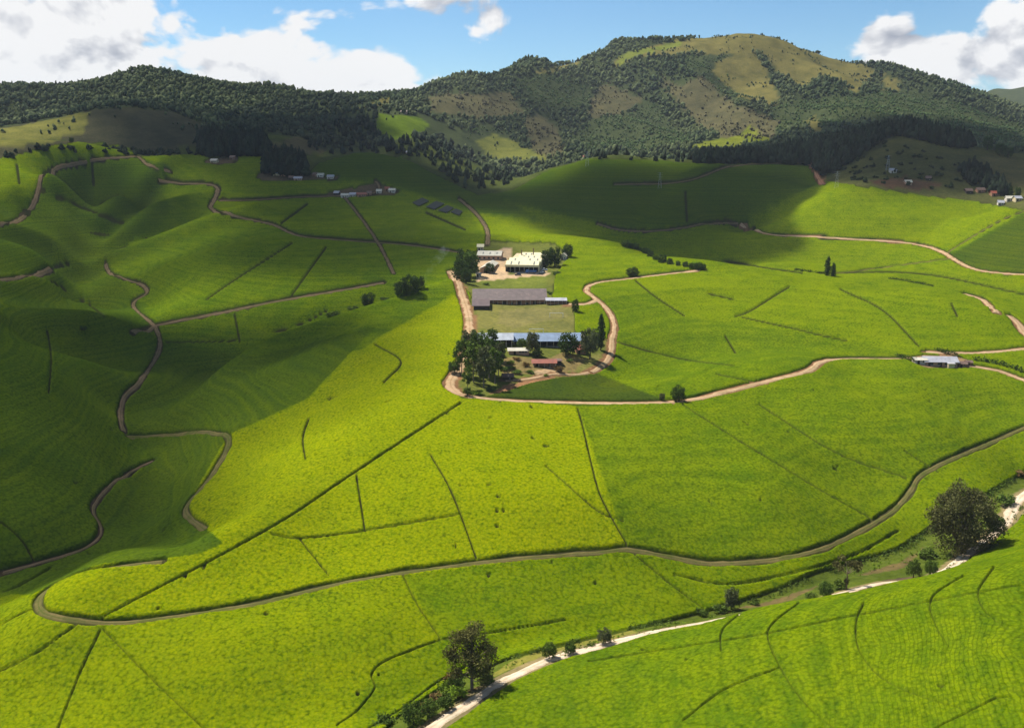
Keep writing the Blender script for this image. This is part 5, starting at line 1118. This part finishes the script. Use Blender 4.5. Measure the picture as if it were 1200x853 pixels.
house('annexe', 1079, 427, 12, 4.5, 2.1, 2.8, -4, PALEW, WHITET, 'low white-roofed annexe left of the tin-roofed house', 'shed', nwin=1)
house('hut', 1128, 431, 8, 3.5, 1.9, 2.7, -8, WALLB, RUSTT, 'rusty brown hut right of the tin-roofed house', 'hut', nwin=1)
house('hut', 1136, 429, 5, 3, 1.8, 2.4, -8, WALLB, RUSTT, 'smaller brown hut beyond the rusty one right of the tin-roofed house', 'hut', nwin=0)
# far hamlets
FARH = [(250, 191, 9, WALLC, WHITET, 'white-roofed house alone on the far left plateau'), (272, 187, 7, WALLB, RUSTT, 'brown-roofed hut right of the lone white roof'),
 (324, 206, 10, WALLC, SKYB, 'blue-roofed house below the small pine block'), (333, 207, 9, WALLB, RUSTT, 'brown house touching the far blue roof'), (349, 212, 11, WALLP, GREYT, 'grey-roofed house at the front of the pine hamlet'), (341, 211, 6, WALLD, RUSTT, 'dark hut between the blue and grey roofs'),
 (369, 207, 6, WALLB, RUSTT, 'brown-roofed hut left of the white-walled hamlet house'), (375, 208, 9, PALEW, WHITET, 'bright white house at the right of the pine hamlet'), (387, 210, 9, PALEW, GREYT, 'pale grey-roofed house ending the pine hamlet'),
 (394, 229, 7, WALLD, GREYT, 'grey hut at the left end of the plateau row'), (404, 232, 11, PALEW, WHITET, 'white house in the plateau row left of the path'), (413, 231, 9, PALEW, GREYT, 'grey-roofed house in the middle of the plateau row'), (424, 231, 13, WALLB, REDT, 'long reddish house in the plateau row'), (433, 229, 6, WALLB, RUSTT, 'brown hut right of the long reddish house'),
 (444, 227, 7, PALEW, WHITET, 'small pale house right of the plateau row'), (459, 226, 9, PALEW, WHITET, 'white-roofed house at the right tip of the plateau'), (454, 224, 6, WALLB, REDT, 'red hut behind the right tip house'),
 (1047, 203, 8, PALEW, GREYT, 'pale hut alone on the grassy right hill'), (1065, 217, 8, WALLP, WHITET, 'pinkish-walled house low on the grassy right hill'), (1088, 212, 6, WALLD, RUSTT, 'dark hut above the pinkish-walled house'), (1136, 227, 8, WALLD, RUSTT, 'brown hut at the left of the right-edge hamlet'),
 (1150, 226, 10, WALLB, RUSTT, 'brick hut below the tree strip'), (1167, 230, 10, WALLB, REDT, 'red-roofed hut in the right-edge hamlet'), (1184, 236, 9, PALEW, WHITET, 'white-roofed house in the right-edge hamlet'), (1194, 236, 8, WALLC, GREYT, 'grey-roofed house at the very right edge'), (1173, 241, 7, PALEW, GREYT, 'low grey shed on the field edge of the right hamlet'),
 (587, 197, 10, WALLC, RUSTT, 'brown-roofed house in the saddle below the mountain'), (682, 186, 5, WALLB, REDT, 'tiny red-roofed hut on the brow of the shaded slope'), (473, 133, 9, WALLP, RUSTT, 'lone far house above the distant green fields'), (478, 181, 6, WALLP, GREYT, 'tiny house behind the shaded saddle field')]
for i, (x, y, wp, wl, rf, lab) in enumerate(FARH):
    house('house' if wp > 7 else 'hut', x, y, wp * 0.8, 6.0 if wp > 7 else 4.5, 2.6, 4.3, random.uniform(-14, 14), wl, rf, lab, 'house' if wp > 7 else 'hut', nwin=1 if wp < 9 else 2)

# ------------------------------------------------------------------ vehicles in the factory yard
def cyl(mb, x, y, z, r_, wd, k=12):
    o = len(mb.v)
    for yy_ in (y - wd / 2, y + wd / 2):
        for i in range(k): a = 2 * math.pi * i / k; mb.v.append((x + r_ * math.cos(a), yy_, z + r_ * math.sin(a)))
    mb.f += [[o + i, o + (i + 1) % k, o + k + (i + 1) % k, o + k + i] for i in range(k)] + [list(range(o, o + k))[::-1], list(range(o + k, o + 2 * k))]; return mb
def loft(secs):
    """body through matching cross-sections along x: (x, half width low, half width high, z low, z high)"""
    mb = MB()
    for x, wl, wh, zl, zh in secs: mb.v += [(x, -wl, zl), (x, wl, zl), (x, wh, zh), (x, -wh, zh)]
    for i in range(len(secs) - 1):
        a = 4 * i; mb.f += [[a + k, a + (k + 1) % 4, a + 4 + (k + 1) % 4, a + 4 + k] for k in range(4)]
    mb.f += [[3, 2, 1, 0], [len(mb.v) - 4 + k for k in range(4)]]; return mb
def car(px, py, rz, paint, label, lift=0.0):
    o, s = site('car', px, py, label, 'car', rz, 'vehicles at the factory'); o.location.z += lift
    b = loft([(-2.1, .78, .72, .45, .85), (-2.0, .85, .8, .3, .95), (-1.0, .87, .82, .28, 1.0), (.9, .87, .82, .28, .98), (1.9, .84, .76, .3, .82), (2.12, .74, .68, .42, .7)]).build('body', paint, o)
    loft([(-1.75, .76, .60, .96, 1.0), (-1.3, .78, .62, .97, 1.45), (.1, .78, .62, .97, 1.47), (.95, .76, .60, .96, 1.0)]).build('window_glass', GLASS, b)
    loft([(-1.35, .60, .58, 1.44, 1.5), (.12, .60, .58, 1.46, 1.52)]).build('roof', paint, b)
    for x in (-1.3, 1.3):
        for y in (-.8, .8): wv = cyl(MB(), x, y, .31, .31, .22).build('wheel', RUBBER, o); cyl(MB(), x, y + (.08 if y > 0 else -.08), .31, .17, .1).build('rim', STEEL, wv)
    for y in (-.55, .55): MB().box(2.06, 2.14, y - .16, y + .16, .52, .66).build('headlight', WPAINT, o)
def truck(px, py, rz, paint, label, lift=0.0):
    o, s = site('truck', px, py, label, 'truck', rz, 'vehicles at the factory'); o.location.z += lift
    loft([(1.5, 1.1, 1.05, .6, 2.5), (2.9, 1.1, 1.0, .6, 2.45), (3.4, 1.08, .95, .6, 1.6)]).build('cab', paint, o); MB().box(2.95, 3.25, -.9, .9, 1.7, 2.3).build('windscreen', GLASS, o)
    MB().box(-3.6, 1.4, -1.15, 1.15, .95, 1.15).build('bed_floor', WALLD, o)
    for y in (-1.15, 1.08): MB().box(-3.6, 1.4, y, y + .07, 1.16, 2.1).build('bed_side', paint, o)
    MB().box(-3.67, -3.61, -1.1, 1.1, 1.16, 2.1).build('tailgate', paint, o); MB().box(-3.4, 3.0, -.4, .4, .6, .9).build('chassis', RUBBER, o)
    for x in (-2.4, 2.4):
        for y in (-.95, .95): wv = cyl(MB(), x, y, .48, .48, .3).build('wheel', RUBBER, o); cyl(MB(), x, y + (.1 if y > 0 else -.1), .48, .26, .12).build('rim', STEEL, wv)
truck(622, 321, 172, BPAINT, 'blue open truck parked at the loading bay', .2)
car(607, 323, 175, NAVY, 'dark blue car parked on the pale apron', .1)
car(635, 320, 60, WPAINT, 'white car nearest the factory corner at the right of the yard', .05)
car(638, 317, 20, WPAINT, 'white car behind the corner car by the trees', .05)

# ------------------------------------------------------------------ pylons on the far slopes
def pylon(px, py, hm, label):
    o, s = site('pylon', px, py, label, 'pylon', random.uniform(-20, 20), 'power pylons on the far slopes'); b = hm * .11; t = .02 * hm
    def bar(mb, a, c, r_):
        co, f = tube([a, ((a[0] + c[0]) / 2, (a[1] + c[1]) / 2, (a[2] + c[2]) / 2), c], [r_] * 3, 4); k = len(mb.v); mb.v += [tuple(x) for x in co]; mb.f += [[k + int(i) for i in q] for q in f]
    for sx in (-1, 1):
        for sy in (-1, 1): mb = MB(); bar(mb, (sx * b, sy * b, -.5), (sx * t, sy * t, hm), .07); mb.build('leg', STEEL, o)
    mb = MB()
    for i in range(6):
        z0, z1 = hm * i / 6, hm * (i + 1) / 6; q0 = b + (t - b) * i / 6; q1 = b + (t - b) * (i + 1) / 6
        for sx, sy, ex, ey in ((-1, -1, 1, -1), (1, -1, 1, 1), (1, 1, -1, 1), (-1, 1, -1, -1)): bar(mb, (sx * q0, sy * q0, z0), (ex * q1, ey * q1, z1), .04)
    mb.build('lattice', STEEL, o)
    for z in (.72, .84, .95): mb = MB(); bar(mb, (-hm * .16, 0, hm * z), (hm * .16, 0, hm * z), .06); mb.build('cross_arm', STEEL, o)
pylon(980, 221, 15, 'pylon at the foot of the grassy hill right of the red road bend'); pylon(1040, 200, 14, 'pylon on the grassy right hill above the pale hut'); pylon(773, 222, 16, 'pylon on the brow of the shaded right slope'); pylon(688, 196, 16, 'pylon on the left end of the shaded right brow')

# ------------------------------------------------------------------ shaded nursery beds on the plateau
NET = plain('shade_net', (0.020, 0.026, 0.020), dirt=0.4)
for p, lab in zip(NURSERY, ('leftmost of four dark nursery beds on the plateau', 'second from left of four dark nursery beds', 'third from left of four dark nursery beds', 'rightmost of four dark nursery beds on the plateau')):
    X, Y, Z = hit([q[0] for q in p], [q[1] for q in p]); c = np.array([X.mean(), Y.mean(), Z.mean()]); o = link('nursery_bed', None, None, tuple(c)); tag(o, lab, 'nursery bed', 'nursery beds on the plateau')
    co = [(x - c[0], y - c[1], z - c[2] + 2.1) for x, y, z in zip(X, Y, Z)]; MB().slab(co, .08).build('shade_net', NET, o)
    for q in co: MB().box(q[0] - .08, q[0] + .08, q[1] - .08, q[1] + .08, q[2] - 3, q[2] - .09).build('post', POSTM, o)

# ------------------------------------------------------------------ air between here and the mountains
hz = MB().box(-6800, 6800, -900, 6900, -40, 520); me = bpy.data.meshes.new('haze'); me.from_pydata(hz.v, [], hz.f); me.update()
ho = link('haze', me); tag(ho, 'thin blue-grey air over the whole valley', 'haze', None, 'stuff')
m = bpy.data.materials.new('thin_haze'); m.use_nodes = True; N = m.node_tree.nodes
for n_ in list(N): N.remove(n_)
out = N.new('ShaderNodeOutputMaterial'); pv = N.new('ShaderNodeVolumePrincipled'); pv.inputs['Color'].default_value = (0.80, 0.88, 1.0, 1); pv.inputs['Density'].default_value = 0.000040
m.node_tree.links.new(pv.outputs[0], out.inputs['Volume']); me.materials.append(m)

# ------------------------------------------------------------------ thin blue smoke drifting from the bushes left of the factory
X, Y, Z, s = scale_at(497, 334); pts = [(0, 0, 0.5), (1.5, 1, 5), (4, 3, 10), (7.5, 5, 15), (11, 8, 19), (14, 11, 22)]
co, f = tube(pts, [0.7, 1.5, 2.3, 3.0, 3.6, 2.6], 10); caps = [[k for k in range(10)][::-1], [50 + k for k in range(10)]]
me = bpy.data.meshes.new('smoke'); me.from_pydata([tuple(c) for c in co], [], [list(map(int, q)) for q in f] + caps); me.update()
tag(link('smoke', me, None, (X, Y, Z)), 'thin blue smoke rising from the bushes left of the factory road', 'smoke', None, 'stuff')
m = bpy.data.materials.new('smoke'); m.use_nodes = True; N = m.node_tree.nodes; Lk = m.node_tree.links
for n_ in list(N): N.remove(n_)
out = N.new('ShaderNodeOutputMaterial'); pv = N.new('ShaderNodeVolumePrincipled'); pv.inputs['Color'].default_value = (0.85, 0.92, 1.0, 1); pv.inputs['Density'].default_value = 0.016
tcn = N.new('ShaderNodeTexCoord'); nz_ = N.new('ShaderNodeTexNoise'); nz_.inputs['Scale'].default_value = 0.22; nz_.inputs['Detail'].default_value = 3; nz_.inputs['Distortion'].default_value = 0.8
mp = N.new('ShaderNodeMapRange'); mp.inputs[1].default_value = 0.45; mp.inputs[2].default_value = 0.75; mp.inputs[3].default_value = 0.0; mp.inputs[4].default_value = 0.035
Lk.new(tcn.outputs['Object'], nz_.inputs['Vector']); Lk.new(nz_.outputs[0], mp.inputs[0]); Lk.new(mp.outputs[0], pv.inputs['Density'])
Lk.new(pv.outputs[0], out.inputs['Volume']); me.materials.append(m)
